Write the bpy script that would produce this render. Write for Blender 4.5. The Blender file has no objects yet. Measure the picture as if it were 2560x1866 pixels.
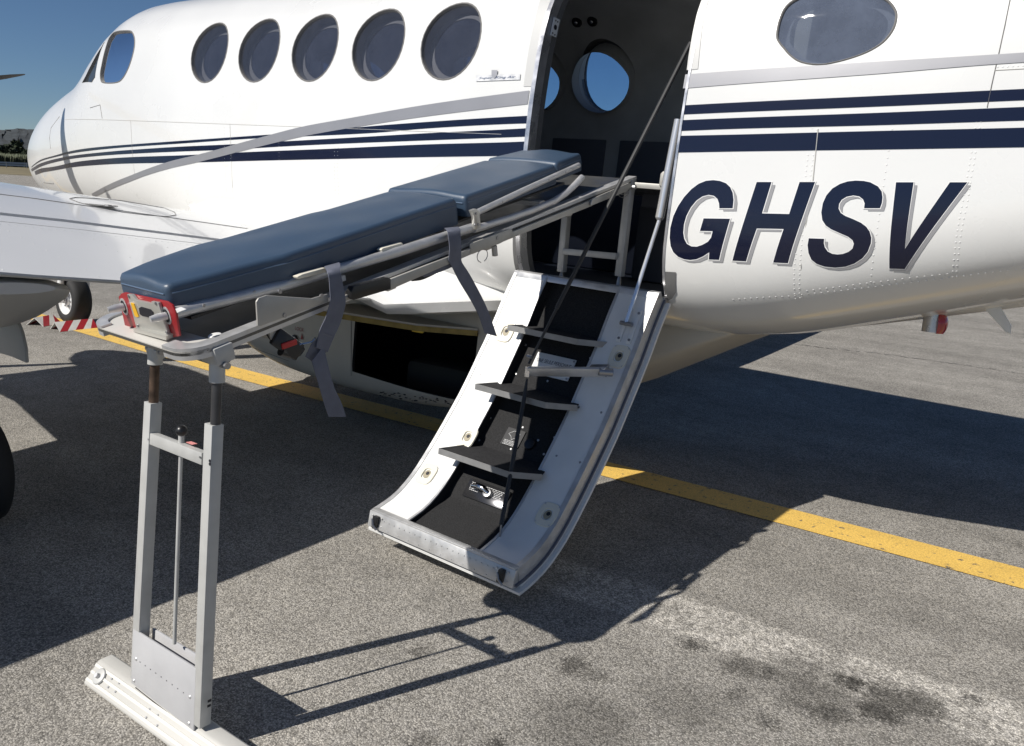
import bpy, bmesh, math, random
import numpy as np
from mathutils import Vector, Matrix
from mathutils.geometry import tessellate_polygon
random.seed(7); np.random.seed(7)
SC = bpy.context.scene; COL = SC.collection
# ------------------------------------------------------------------ frames
# "A" frame = aircraft axes (x aft, y starboard, z up).  World = ground axes.
FPX = 2070.64; W0, H0 = 2560., 1866.
_F = np.array([-1557.98-W0/2, 231.55-H0/2, FPX]); _F /= np.linalg.norm(_F)
_a = -.11; _D = np.array([_a, 1, -(_a*_F[0]+_F[1])/_F[2]]); _D /= np.linalg.norm(_D)
_X = -_F; _Z = -_D; _Y = np.cross(_Z, _X); RC = np.array([_X, _Y, _Z])
GN = np.array([-.0268, -.0684, 1.]); GN /= np.linalg.norm(GN)
CH = 1.4902; CP = np.array([0, 0, 1.5])
gx = np.array([1., 0, 0]); gx -= gx.dot(GN)*GN; gx /= np.linalg.norm(gx); gy = np.cross(GN, gx)
MR = np.array([gx, gy, GN])
def toG(p): return MR @ (np.array(p, float)-CP) + np.array([0, 0, CH])
M4 = Matrix([[*MR[i], 0] for i in range(3)]+[[0, 0, 0, 1]])
M4 = M4.copy(); _t = toG((0, 0, 0)); M4.col[3] = (*_t, 1)
def ray(x, y): return RC @ np.array([x-W0/2, y-H0/2, FPX])
def onY(x, y, v): d = ray(x, y); return CP+d*v/d[1]
def onX(x, y, v): d = ray(x, y); return CP+d*v/d[0]
def onZ(x, y, v): d = ray(x, y); return CP+d*(v-CP[2])/d[2]
def onP(x, y, p0, n):
    d = ray(x, y); n = np.array(n, float); return CP+d*(np.array(p0)-CP).dot(n)/d.dot(n)
def onG(x, y):  # world coordinates on the ground
    d = MR @ ray(x, y); return np.array([0, 0, CH])+d*CH/(-d[2])
def S(x, y): return (x*2560/2266, y*1866/1652)
def ZZ(L, ox, oy, s): return [(ox+a/s, oy+b/s) for a, b in L]
def gz(x, y):  # height (A frame) of the ground under x, y
    return CP[2]-(CH+GN[0]*x+GN[1]*y)/GN[2]
# ------------------------------------------------------------------ camera, sky, sun
cam = bpy.data.cameras.new('camera'); co = bpy.data.objects.new('camera', cam); COL.objects.link(co)
cam.sensor_width = 36; cam.lens = FPX/W0*36; cam.clip_end = 9000; cam.clip_start = .02
_c = MR @ RC
co.matrix_world = Matrix([[_c[0, 0], -_c[0, 1], -_c[0, 2], 0], [_c[1, 0], -_c[1, 1], -_c[1, 2], 0], [_c[2, 0], -_c[2, 1], -_c[2, 2], CH], [0, 0, 0, 1]])
SC.camera = co
SUN = -(MR @ np.array([.480, 1.2134, -1.])); SUN /= np.linalg.norm(SUN)
SEL = math.asin(SUN[2]); SAZ = math.atan2(SUN[0], SUN[1])
w = bpy.data.worlds.new('World'); SC.world = w; w.use_nodes = True
nt = w.node_tree; bg = nt.nodes['Background']; sky = nt.nodes.new('ShaderNodeTexSky')
sky.sky_type = 'NISHITA'; sky.sun_disc = False; sky.sun_elevation = SEL; sky.sun_rotation = SAZ
sky.altitude = 0; sky.air_density = .8; sky.dust_density = 0; sky.ozone_density = 7.0
nt.links.new(sky.outputs[0], bg.inputs[0]); bg.inputs[1].default_value = .058
sl = bpy.data.lights.new('sun', 'SUN'); sl.energy = 5.0; sl.angle = math.radians(.5); sl.color = (1, .955, .885)
so = bpy.data.objects.new('sun', sl); COL.objects.link(so)
so.rotation_euler = Vector(-SUN).to_track_quat('-Z', 'Y').to_euler()
vs = SC.view_settings; vs.view_transform = 'Standard'; vs.look = 'None'; vs.gamma = 1; vs.exposure = 0.1; vs.use_curve_mapping = False
SC.render.engine = 'CYCLES'
# ------------------------------------------------------------------ materials
def mat(name, col=(.5, .5, .5), rough=.5, metal=0., spec=.5, coat=0., bump=0., bscale=50., var=0., vscale=5., rvar=0.):
    m = bpy.data.materials.new(name); m.use_nodes = True; N = m.node_tree.nodes; L = m.node_tree.links
    b = N['Principled BSDF']; b.inputs['Base Color'].default_value = (*col, 1); b.inputs['Roughness'].default_value = rough
    b.inputs['Metallic'].default_value = metal; b.inputs['Specular IOR Level'].default_value = spec; b.inputs['Coat Weight'].default_value = coat
    b.inputs['Coat Roughness'].default_value = .05
    tc = N.new('ShaderNodeTexCoord')
    if var or rvar:
        n = N.new('ShaderNodeTexNoise'); n.inputs['Scale'].default_value = vscale; n.inputs['Detail'].default_value = 6
        L.new(tc.outputs['Object'], n.inputs['Vector'])
        if var:
            mr = N.new('ShaderNodeMapRange'); mr.inputs[1].default_value = .3; mr.inputs[2].default_value = .7
            mr.inputs[3].default_value = 1-var; mr.inputs[4].default_value = 1+var*.5; L.new(n.outputs[0], mr.inputs[0])
            mx = N.new('ShaderNodeVectorMath'); mx.operation = 'SCALE'; mx.inputs[0].default_value = col; L.new(mr.outputs[0], mx.inputs['Scale'])
            L.new(mx.outputs[0], b.inputs['Base Color'])
        if rvar:
            mr = N.new('ShaderNodeMapRange'); mr.inputs[1].default_value = .3; mr.inputs[2].default_value = .7
            mr.inputs[3].default_value = max(.02, rough-rvar); mr.inputs[4].default_value = rough+rvar; L.new(n.outputs[0], mr.inputs[0]); L.new(mr.outputs[0], b.inputs['Roughness'])
    if bump:
        n = N.new('ShaderNodeTexNoise'); n.inputs['Scale'].default_value = bscale; n.inputs['Detail'].default_value = 4
        L.new(tc.outputs['Object'], n.inputs['Vector'])
        bp = N.new('ShaderNodeBump'); bp.inputs['Strength'].default_value = bump; bp.inputs['Distance'].default_value = .002
        L.new(n.outputs[0], bp.inputs['Height']); L.new(bp.outputs[0], b.inputs['Normal'])
    return m
WHITE = mat('white_paint', (.70, .70, .685), .28, coat=.55, var=.05, vscale=1.3, rvar=.06)
WINGW = mat('wing_lightened_white', (.80, .80, .79), .25, coat=.6, var=.04, vscale=1.5)  # lighter copy of the white paint, putting the wing's glossy brightness into the colour
WHITE2 = mat('white_enamel', (.76, .76, .745), .4, var=.06, vscale=9)
CREAM = mat('cream_plastic', (.72, .68, .57), .45)
NAVY = mat('navy_paint', (.004, .006, .022), .22, coat=.25)
SILVER = mat('silver_grey_paint', (.30, .30, .315), .36, metal=.35, coat=.2, var=.06)
LETGREY = mat('letter_shadow_grey', (.28, .28, .29), .35)
LINER = mat('cabin_trim', (.50, .51, .51), .75, var=.15)
LINER3 = mat('navy_lower_trim', (.05, .055, .075), .8)
LINER2 = mat('cabin_dark_trim', (.12, .13, .16), .7)
DARK = mat('dark_cavity', (.008, .009, .011), .8)
SEAM = mat('panel_gap', (.16, .155, .15), .7)
SEAML = mat('panel_gap_light', (.50, .49, .46), .6)
ALU = mat('worn_aluminium', (.60, .60, .60), .42, metal=.55, var=.12, vscale=22, rvar=.1)
ALU2 = mat('door_frame_metal', (.58, .58, .60), .30, metal=.8, var=.2, vscale=14, rvar=.1)
CHROME = mat('chrome', (.8, .8, .82), .1, metal=1)
STEEL = mat('steel_bolt', (.35, .35, .36), .4, metal=.9)
PLATE = mat('platform_grey_paint', (.43, .42, .39), .45, metal=.25, var=.14, vscale=12)
STANDP = mat('stand_grey_paint', (.48, .48, .465), .45, metal=.15, var=.12, vscale=15)
STANDD = mat('stand_panel_paint', (.46, .46, .47), .5, var=.09, vscale=9)
SHEET = mat('brushed_sheet', (.13, .13, .125), .36, metal=.5, var=.2, vscale=10, rvar=.1)
VINYL = mat('blue_vinyl', (.040, .070, .116), .42, spec=.6, bump=.25, bscale=420, var=.06, vscale=6)
NOSING = mat('tread_edge_metal', (.30, .30, .30), .45, metal=.4, var=.15, vscale=25)
BLADE = mat('blade_black', (.012, .012, .013), .6, spec=.2)
VINYLP = mat('blue_piping', (.085, .13, .20), .35, spec=.6)
REDP = mat('red_plate', (.30, .018, .022), .4, var=.12, vscale=30)
STAIN = mat('stainless_plate', (.55, .54, .50), .35, metal=.6, var=.06)
YELLOWL = mat('yellow_label', (.75, .42, .02), .5)
WEB = mat('grey_webbing', (.13, .14, .18), .7, bump=.5, bscale=900, var=.12, vscale=30)
WEBB = mat('black_webbing', (.015, .015, .016), .6, bump=.4, bscale=700)
BLACKP = mat('black_plastic', (.012, .012, .013), .35)
GRIP = mat('black_grip_tread', (.036, .036, .038), .95, spec=.15, bump=.8, bscale=500, var=.25, vscale=80)
CARPET = mat('black_ribbed_panel', (.032, .032, .033), .95, spec=.12, bump=1.0, bscale=260, var=.35, vscale=200)
RUBBER = mat('tyre_rubber', (.016, .016, .017), .75, bump=.3, bscale=90)
RIMW = mat('white_wheel_rim', (.75, .75, .74), .4)
REDW = mat('chock_red', (.38, .02, .03), .5, var=.15, vscale=20)
CHW = mat('chock_white', (.68, .67, .64), .5, var=.1, vscale=20)
RUST = mat('rusty_tube', (.10, .065, .045), .55, metal=.5, var=.7, vscale=30)
DTUBE = mat('dark_steel_tube', (.075, .075, .08), .4, metal=.6, var=.2, vscale=20)
CABLE = mat('black_cable_sleeve', (.03, .03, .031), .5)
YTRIM = mat('yellowed_seal', (.30, .22, .06), .6, var=.3, vscale=20)
YLATCH = mat('yellow_latch', (.85, .60, .06), .4)
REDL = mat('red_lens', (.32, .01, .015), .15, coat=1.)
REDTXT = mat('red_lettering', (.30, .03, .03), .5)
INK = mat('black_ink', (.01, .01, .015), .6)
WINK = mat('white_ink', (.7, .7, .7), .6)
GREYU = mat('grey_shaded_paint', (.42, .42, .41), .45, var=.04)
ROPE = mat('door_seal', (.10, .11, .14), .5)
PINK = mat('pink_sticker', (.75, .28, .26), .5)
REVEAL = mat('window_reveal', (.17, .17, .18), .45)
def glass(name, tint, haze, hazecol=(.2, .23, .3), rough=.03, refl=1.0):
    m = bpy.data.materials.new(name); m.use_nodes = True; N = m.node_tree.nodes; L = m.node_tree.links
    N.remove(N['Principled BSDF']); out = N['Material Output']
    tr = N.new('ShaderNodeBsdfTransparent'); tr.inputs[0].default_value = (*tint, 1)
    gl = N.new('ShaderNodeBsdfGlossy'); gl.inputs['Roughness'].default_value = rough; gl.inputs[0].default_value = (refl, refl, refl, 1)
    df = N.new('ShaderNodeBsdfDiffuse'); df.inputs[0].default_value = (*hazecol, 1)
    tc = N.new('ShaderNodeTexCoord'); n = N.new('ShaderNodeTexNoise'); n.inputs['Scale'].default_value = 7; n.inputs['Detail'].default_value = 9; n.inputs['Roughness'].default_value = .7
    L.new(tc.outputs['Object'], n.inputs['Vector'])
    mr = N.new('ShaderNodeMapRange'); mr.inputs[1].default_value = .35; mr.inputs[2].default_value = .75; mr.inputs[3].default_value = haze*.8; mr.inputs[4].default_value = min(1, haze*1.25)
    L.new(n.outputs[0], mr.inputs[0])
    m1 = N.new('ShaderNodeMixShader'); L.new(mr.outputs[0], m1.inputs[0]); L.new(tr.outputs[0], m1.inputs[1]); L.new(df.outputs[0], m1.inputs[2])
    fr = N.new('ShaderNodeFresnel'); fr.inputs[0].default_value = 1.45
    m2 = N.new('ShaderNodeMixShader'); L.new(fr.outputs[0], m2.inputs[0]); L.new(m1.outputs[0], m2.inputs[1]); L.new(gl.outputs[0], m2.inputs[2])
    L.new(m2.outputs[0], out.inputs[0]); return m
GLO = glass('outer_pane_glass', (.70, .71, .74), .13, (.20, .22, .28), rough=.01)
GLI = glass('inner_pane_glass', (.30, .34, .42), .50, (.060, .075, .125), refl=.6)
GLC = glass('cockpit_glass', (.70, .74, .76), .22, (.20, .24, .27))
GLA = glass('hazy_aft_glass', (.5, .54, .6), .50, (.17, .20, .27), rough=.008)
GLB = glass('polarised_blue_glass', (.52, .72, .93), .12, (.10, .22, .42), refl=.5)
# ------------------------------------------------------------------ mesh helpers
class MB:
    def __init__(s): s.v = []; s.f = []; s.m = []; s.mi = 0
    def add(s, v, f):
        k = len(s.v); s.v += [tuple(map(float, p)) for p in v]; s.f += [tuple(i+k for i in q) for q in f]; s.m += [s.mi]*len(f); return s
    def box(s, lo, hi):
        x0, y0, z0 = lo; x1, y1, z1 = hi
        return s.add([(x0, y0, z0), (x1, y0, z0), (x1, y1, z0), (x0, y1, z0), (x0, y0, z1), (x1, y0, z1), (x1, y1, z1), (x0, y1, z1)],
                     [(0, 3, 2, 1), (4, 5, 6, 7), (0, 1, 5, 4), (1, 2, 6, 5), (2, 3, 7, 6), (3, 0, 4, 7)])
    def obox(s, c, ax, ay, az, hx, hy, hz):
        c = np.array(c, float); ax = unit(ax)*hx; ay = unit(ay)*hy; az = unit(az)*hz
        v = [c+i*ax+j*ay+k*az for k in (-1, 1) for i, j in ((-1, -1), (1, -1), (1, 1), (-1, 1))]
        return s.add(v, [(0, 3, 2, 1), (4, 5, 6, 7), (0, 1, 5, 4), (1, 2, 6, 5), (2, 3, 7, 6), (3, 0, 4, 7)])
    def tube(s, P, r, n=10, cap=True):
        P = [np.array(p, float) for p in P]; R = r if hasattr(r, '__len__') else [r]*len(P); rings = []; up = None
        for i, p in enumerate(P):
            t = unit((P[min(i+1, len(P)-1)]-P[max(i-1, 0)]))
            if up is None: up = unit(np.cross(t, (0, 0, 1) if abs(t[2]) < .9 else (1, 0, 0)))
            u = unit(up-up.dot(t)*t); up = u; w_ = np.cross(t, u)
            rings.append([p+R[i]*(math.cos(a)*u+math.sin(a)*w_) for a in [2*math.pi*k/n for k in range(n)]])
        v = [q for r_ in rings for q in r_]; f = []
        for i in range(len(P)-1):
            for k in range(n): f.append((i*n+k, i*n+(k+1) % n, (i+1)*n+(k+1) % n, (i+1)*n+k))
        if cap: f.append(tuple(range(n))[::-1]); f.append(tuple((len(P)-1)*n+k for k in range(n)))
        return s.add(v, f)
    def loft(s, rings, cap=True, closed=True):
        n = len(rings[0]); v = [q for r_ in rings for q in r_]; f = []
        for i in range(len(rings)-1):
            for k in range(n if closed else n-1): f.append((i*n+k, i*n+(k+1) % n, (i+1)*n+(k+1) % n, (i+1)*n+k))
        if cap and closed: f.append(tuple(range(n))[::-1]); f.append(tuple((len(rings)-1)*n+k for k in range(n)))
        return s.add(v, f)
    def prism(s, poly, d):  # poly: 3D points, d: extrusion vector
        d = np.array(d, float); n = len(poly); v = [np.array(p, float) for p in poly]; v += [p+d for p in v]
        f = [tuple(range(n))[::-1], tuple(range(n, 2*n))]+[(k, (k+1) % n, n+(k+1) % n, n+k) for k in range(n)]
        return s.add(v, f)
    def disc(s, c, nrm, r, h=.003, n=14, r2=None):
        c = np.array(c, float); return s.tube([c, c+unit(nrm)*h], [r, r if r2 is None else r2], n)
    def dome(s, c, nrm, r, hgt, n=8, m=3):
        c = np.array(c, float); t = unit(nrm); u = unit(np.cross(t, (0, 0, 1) if abs(t[2]) < .9 else (1, 0, 0))); w_ = np.cross(t, u)
        rings = []
        for i in range(m+1):
            a = i/m*math.pi/2*.96
            rings.append([c+t*hgt*math.sin(a)+r*math.cos(a)*(math.cos(b)*u+math.sin(b)*w_) for b in [2*math.pi*k/n for k in range(n)]])
        return s.loft(rings)
def unit(v): v = np.array(v, float); return v/(np.linalg.norm(v)+1e-12)
def build(mb, name, m, parent=None, smooth=False, bevel=0., bseg=2, sharp=35, kind=None, label=None, recalc=True):
    me = bpy.data.meshes.new(name); base = np.array(parent['_b']) if parent is not None and '_b' in parent else np.zeros(3)
    me.from_pydata([tuple(np.array(v)-base) for v in mb.v], [], mb.f)
    ms = m if isinstance(m, (list, tuple)) else [m]
    for q in ms: me.materials.append(q)
    me.polygons.foreach_set('material_index', mb.m)
    if recalc or bevel:
        bm = bmesh.new(); bm.from_mesh(me); bmesh.ops.remove_doubles(bm, verts=bm.verts, dist=1e-6)
        bmesh.ops.recalc_face_normals(bm, faces=bm.faces)
        if bevel:
            ed = [e for e in bm.edges if len(e.link_faces) == 2 and e.calc_face_angle(0) > math.radians(30)]
            bmesh.ops.bevel(bm, geom=ed, offset=bevel, segments=bseg, affect='EDGES', profile=.5, clamp_overlap=True)
        bm.to_mesh(me); bm.free()
    if smooth or bevel:
        me.polygons.foreach_set('use_smooth', [True]*len(me.polygons)); me.set_sharp_from_angle(angle=math.radians(sharp))
    o = bpy.data.objects.new(name, me); COL.objects.link(o)
    if parent is not None:
        o.parent = parent
        if '_b' not in parent:  # parent is a part: same origin as its thing
            pass
        o['_b'] = tuple(base)
        if parent.type == 'MESH': o.location = (0, 0, 0)
    if kind: o['kind'] = kind
    if label: o['label'] = label
    return o
FRAME = {}
def thing(name, base, label, cat, group=None, ground=False):
    o = bpy.data.objects.new(name, None); COL.objects.link(o); o.empty_display_size = .2
    o['_b'] = tuple(float(q) for q in base); o.location = base; o['label'] = label; o['category'] = cat
    if group: o['group'] = group
    if not ground: FRAME[o.name] = 1
    return o
def solo(o, label=None, cat=None, kind=None, group=None, ground=True):
    if label: o['label'] = label
    if cat: o['category'] = cat
    if kind: o['kind'] = kind
    if group: o['group'] = group
    if not ground: FRAME[o.name] = 1
    return o
# ------------------------------------------------------------------ fuselage surface
YC = 3.83
ST = np.array([(-8.62, 1.50, 1.46, .02, 1), (-8.60, 1.60, 1.40, .075, 1), (-8.52, 1.72, 1.34, .15, 1), (-8.35, 1.85, 1.28, .26, 1), (-8.15, 1.94, 1.22, .36, .9), (-7.9, 2.045, 1.18, .45, .8),
 (-7.6, 2.15, 1.14, .53, .7), (-7.35, 2.225, 1.12, .58, .65), (-7.1, 2.29, 1.10, .63, .6), (-6.9, 2.355, 1.09, .665, .55), (-6.7, 2.455, 1.08, .70, .5), (-6.5, 2.60, 1.075, .725, .4), (-6.25, 2.755, 1.07, .745, .3),
 (-6.0, 2.80, 1.07, .757, .18), (-5.7, 2.805, 1.07, .766, .05), (-5., 2.805, 1.07, .77, 0), (-4., 2.80, 1.07, .77, 0), (-3, 2.80, 1.07, .77, 0), (-2, 2.80, 1.07, .77, 0),
 (-1.5, 2.80, 1.075, .768, 0), (-1.2, 2.79, 1.12, .762, 0), (-.8, 2.78, 1.24, .745, 0), (-.35, 2.76, 1.39, .715, 0), (0, 2.74, 1.50, .685, .1), (.6, 2.70, 1.69, .62, .2), (1.2, 2.67, 1.87, .54, .3), (2, 2.64, 2.06, .42, .5), (3, 2.62, 2.26, .27, .7), (3.8, 2.6, 2.4, .12, 1)])
PR = np.array([(0, 0), (.004, .28), (.012, .50), (.035, .70), (.07, .82), (.105, .9), (.15, .955), (.205, .988), (.27, .998), (.36, 1.), (.48, 1.), (.57, .993), (.66, .975), (.735, .945), (.80, .895), (.86, .80), (.91, .69), (.955, .52), (.985, .30), (1, 0)])
def pchip(x, y):
    h = np.diff(x); d = np.diff(y)/h; m = np.zeros(len(x))
    for i in range(1, len(x)-1):
        if d[i-1]*d[i] > 0:
            w1 = 2*h[i]+h[i-1]; w2 = h[i]+2*h[i-1]; m[i] = (w1+w2)/(w1/d[i-1]+w2/d[i])
    m[0] = d[0]; m[-1] = d[-1]
    def f(q):
        i = int(min(max(np.searchsorted(x, q)-1, 0), len(x)-2)); t = min(max((q-x[i])/h[i], 0), 1)
        return y[i]*(2*t**3-3*t*t+1)+h[i]*m[i]*(t**3-2*t*t+t)+y[i+1]*(-2*t**3+3*t*t)+h[i]*m[i+1]*(t**3-t*t)
    return f
fz, fb, fw, fm = [pchip(ST[:, 0], ST[:, k]) for k in (1, 2, 3, 4)]
def catmull(P, n):
    out = []; P2 = np.vstack([P[1]*[1, -1], P, P[-2]*[1, -1]]); L = np.r_[0, np.cumsum(np.linalg.norm(np.diff(P, axis=0), axis=1))]
    for t in np.linspace(0, L[-1], n):
        i = int(min(max(np.searchsorted(L, t)-1, 0), len(P)-2)); u = (t-L[i])/(L[i+1]-L[i]); a, b, c, d = P2[i], P2[i+1], P2[i+2], P2[i+3]
        out.append(.5*((2*b)+(-a+c)*u+(2*a-5*b+4*c-d)*u*u+(-a+3*b-3*c+d)*u**3))
    o = np.array(out); o[0, 1] = 0; o[-1, 1] = 0; return o
NS = 81
SEC = catmull(PR*[1.73, .77], NS)/[1.73, .77]
_an = np.linspace(0, np.pi, NS); ELL = np.stack([(1-np.cos(_an))/2, np.sin(_an)], 1)
_cache = {}
def section(X, inset=0.):
    k = (round(X, 4), inset)
    if k not in _cache:
        m = fm(X); s = SEC*(1-m)+ELL*m; zb, zt, hw = fb(X)+inset, fz(X)-inset, max(fw(X)-inset, .004)
        if zt-zb < .01: zt = zb+.01
        _cache[k] = (zb+s[:, 0]*(zt-zb), hw*s[:, 1])
    return _cache[k]
def half(X, z):
    zz, w_ = section(X); return float(np.interp(z, zz, w_, left=-1, right=-1))
def hit(x, y, n=0, strict=False):
    d = ray(x, y); t = 2.4/d[1]; st = .012/d[1]
    for k in range(600):
        p = CP+d*t
        if -8.62 < p[0] < 3.7:
            w_ = half(p[0], p[2])
            if w_ >= 0 and (YC-w_)-p[1] <= 0:
                a, b = t-st, t
                for _ in range(12):
                    mm = (a+b)/2; p = CP+d*mm; w_ = half(p[0], p[2])
                    if w_ >= 0 and (YC-w_)-p[1] <= 0: b = mm
                    else: a = mm
                return p
        t += st
    return None if strict else hit(x+3, y, n+1) if n < 12 else CP+d*t
def skin(X, z, off=.0):  # point on the port skin, pushed out by off
    y = YC-half(X, z); e = .01
    yz = (half(X, z+e)-half(X, z-e))/(2*e); yx = (half(X+e, z)-half(X-e, z))/(2*e)
    n = unit((-yx, -1, -yz)); return np.array([X, y, z])+n*off, n
def strip(name, pts, off, m, parent, step=.05, nv=3, **k):
    """pts: list of (X, z_top, z_bottom); a painted band laid on the skin"""
    pts = sorted(pts); P = np.array(pts); n = max(2, int((P[-1, 0]-P[0, 0])/step)); xs = np.linspace(P[0, 0], P[-1, 0], n); xs = np.unique(np.concatenate([xs, np.arange(P[0, 0], min(P[-1, 0], -7.8), .012)]))
    ft, fbm = pchip(P[:, 0], P[:, 1]), pchip(P[:, 0], P[:, 2]); mb = MB(); rings = []
    for x in xs:
        a, b = ft(x), fbm(x); rings.append([skin(x, b+(a-b)*j/nv, off)[0] for j in range(nv+1)])
    mb.loft(rings, closed=False, cap=False)
    return build(mb, name, m, parent, smooth=True, recalc=False, **k)
def pxstrip(name, L, off, m, parent, **k):
    out = []
    for x, t, b in L:
        a, c = hit(x, t, strict=True), hit(x, b, strict=True)
        if a is None or c is None: continue
        out.append(((a[0]+c[0])/2, a[2], c[2]))
    if L[-1][0] > 2600:  # runs on aft at the same slope
        (x0, a0, b0), (x1, a1, b1) = sorted(out)[-2:]; kk = 1.9/(x1-x0); out.append((x1+1.9, a1+(a1-a0)*kk, b1+(b1-b0)*kk))
    return strip(name, out, off, m, parent, **k)
def patch(name, poly, off, m, parent, gx_=.05, gz_=.02, **k):
    """poly: (X, z) outline on the port side -> conformed decal"""
    bm = bmesh.new(); V = [bm.verts.new((p[0], 0, p[1])) for p in poly]
    for t in tessellate_polygon([[Vector((p[0], p[1], 0)) for p in poly]]):
        try: bm.faces.new([V[i] for i in t])
        except ValueError: pass
    P = np.array(poly); 
    for a in np.arange(P[:, 0].min()+gx_, P[:, 0].max(), gx_): bmesh.ops.bisect_plane(bm, geom=bm.verts[:]+bm.edges[:]+bm.faces[:], plane_co=(a, 0, 0), plane_no=(1, 0, 0))
    for a in np.arange(P[:, 1].min()+gz_, P[:, 1].max(), gz_): bmesh.ops.bisect_plane(bm, geom=bm.verts[:]+bm.edges[:]+bm.faces[:], plane_co=(0, 0, a), plane_no=(0, 0, 1))
    for v in bm.verts: v.co = skin(v.co.x, v.co.z, off)[0]
    mb = MB(); bm.verts.index_update(); mb.add([tuple(v.co) for v in bm.verts], [tuple(v.index for v in f.verts)[::1] for f in bm.faces]); bm.free()
    o = build(mb, name, m, parent, smooth=True, recalc=False, **k)
    return o
def hits(L): return [(lambda p: (p[0], p[2]))(hit(*q)) for q in L]
# ------------------------------------------------------------------ THE AIRCRAFT
AC = thing('aircraft', (-3.6, 3.83, gz(-3.6, 3.83)), 'white twin propeller aircraft with navy stripes, open airstair door and letters GHSV on its side', 'aircraft')
# skin: outer and inner shells, solid between
xs = np.unique(np.round(np.concatenate([np.array([-8.62, -8.60, -8.56, -8.5, -8.43]), np.arange(-8.35, -5.6, .07), np.arange(-5.6, 3.8, .12), [3.8]]), 3))
def ring(X, ins):
    z, h_ = section(X, ins); L = [(X, YC-h_[i], z[i]) for i in range(NS)]; Rr = [(X, YC+h_[i], z[i]) for i in range(NS-2, 0, -1)]; return L+Rr
def orient(mbx, sign):
    V = np.array(mbx.v); c = V.mean(0); vol = 0
    for f in mbx.f:
        for i in range(1, len(f)-1): vol += np.dot(V[f[0]]-c, np.cross(V[f[i]]-c, V[f[i+1]]-c))
    if vol*sign < 0: mbx.f = [q[::-1] for q in mbx.f]
    return mbx
mo = orient(MB().loft([ring(x, 0.) for x in xs]), 1)
xi = [x for x in xs if -8.3 < x < 3.2]
mi_ = orient(MB().loft([ring(x, .05) for x in xi]), -1)
mb = MB(); mb.add(mo.v, mo.f); mb.mi = 1; mb.add(mi_.v, mi_.f)
FUS = build(mb, 'fuselage', [WHITE, LINER, REVEAL], AC, smooth=True, recalc=False, sharp=50)
# cutters
def SMP(P, n=64):
    P = np.array(P); m = len(P); out = []
    for i in range(n):
        t = i/n*m; k = int(t); u = t-k; a, b, c, d = P[(k-1) % m], P[k % m], P[(k+1) % m], P[(k+2) % m]
        out.append(tuple(.5*((2*b)+(-a+c)*u+(2*a-5*b+4*c-d)*u*u+(-a+3*b-3*c+d)*u**3)))
    return out
WR, WZ = .183, 2.291
WX = [-4.799+.4940*i for i in range(5)]
cut = MB(); cut.mi = 2
def circ(cx, cz, rx, rz, n=32): return [(cx+rx*math.cos(2*math.pi*k/n), cz+rz*math.sin(2*math.pi*k/n)) for k in range(n)]
def cutpoly(poly, y0, y1): cut.prism([(p[0], y0, p[1]) for p in poly], (0, y1-y0, 0))
for x in WX: cutpoly(circ(x, WZ, WR, WR), 2.8, 3.5)
AFTW = SMP(hits(ZZ([(376, 270), (395, 160), (440, 60), (520, -5), (640, -48), (900, -60), (1120, -40), (1220, 5), (1275, 70), (1288, 130), (1265, 220), (1200, 310), (1110, 375), (1000, 425), (850, 470), (700, 495), (560, 475), (480, 425), (430, 370), (390, 320)], 1820, 0, 3.063)))
cutpoly(AFTW, 2.8, 3.5)
COCK = SMP(hits(ZZ([(950, 267), (1060, 256), (1095, 275), (1112, 330), (1105, 420), (1070, 540), (1020, 640), (965, 682), (860, 685), (833, 660), (830, 600), (845, 520), (880, 380), (915, 300)], 0, 0, 3.305)))
cutpoly(COCK, 2.8, 3.7)
WSH = hits(ZZ([(862, 356), (682, 684), (760, 680), (785, 640)], 0, 0, 3.305))
cutpoly(WSH, 2.8, 3.75)
# starboard windows (seen through the doorway)
SWX = [-4.8, -4.2, -3.6, -3.02, -2.43, -.95]
def sb(x, y, yp): p = onY(x, y, yp); return (p[0], p[2])
SW = [sb(*q, 4.56) for q in ZZ([(1070, 405), (1180, 450), (1270, 560), (1305, 680), (1290, 800), (1230, 890), (1150, 910), (1050, 860), (970, 740), (942, 620), (960, 500), (1000, 430)], 1180, 0, 3.305)]
swc = np.array(SW); SWC = (swc.max(0)+swc.min(0))/2; SWRr = (swc.max(0)-swc.min(0))/2
SWXs = [SWC[0]+.045-.494*i for i in range(0, 6)]
for x in SWXs: cutpoly(circ(x, SWC[1], .19, .19), 4.2, 4.9)
# doorway
DX0, DX1 = -2.292, -1.537
DOORP = [(DX0+.05, 1.225), (DX1-.03, 1.225), (DX1, 1.26), (DX1, 2.44), (DX1-.05, 2.53), (DX1-.12, 2.56), (DX0+.12, 2.56), (DX0+.05, 2.53), (DX0, 2.44), (DX0, 1.28)]
cutpoly(DOORP, 2.7, 3.52)
cm = build(cut, 'cutter', [WHITE, LINER, REVEAL], None)
md = FUS.modifiers.new('b', 'BOOLEAN'); md.object = cm; md.operation = 'DIFFERENCE'; md.solver = 'EXACT'
cm.location = tuple(-np.array(AC['_b'])+0); 
FUS.parent = None; bpy.context.view_layer.update()
dg = bpy.context.evaluated_depsgraph_get(); nm = bpy.data.meshes.new_from_object(FUS.evaluated_get(dg)); FUS.modifiers.clear(); FUS.data = nm; nm.name = 'fuselage'; FUS.parent = AC
nm.set_sharp_from_angle(angle=math.radians(40))
bpy.data.objects.remove(cm)
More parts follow.
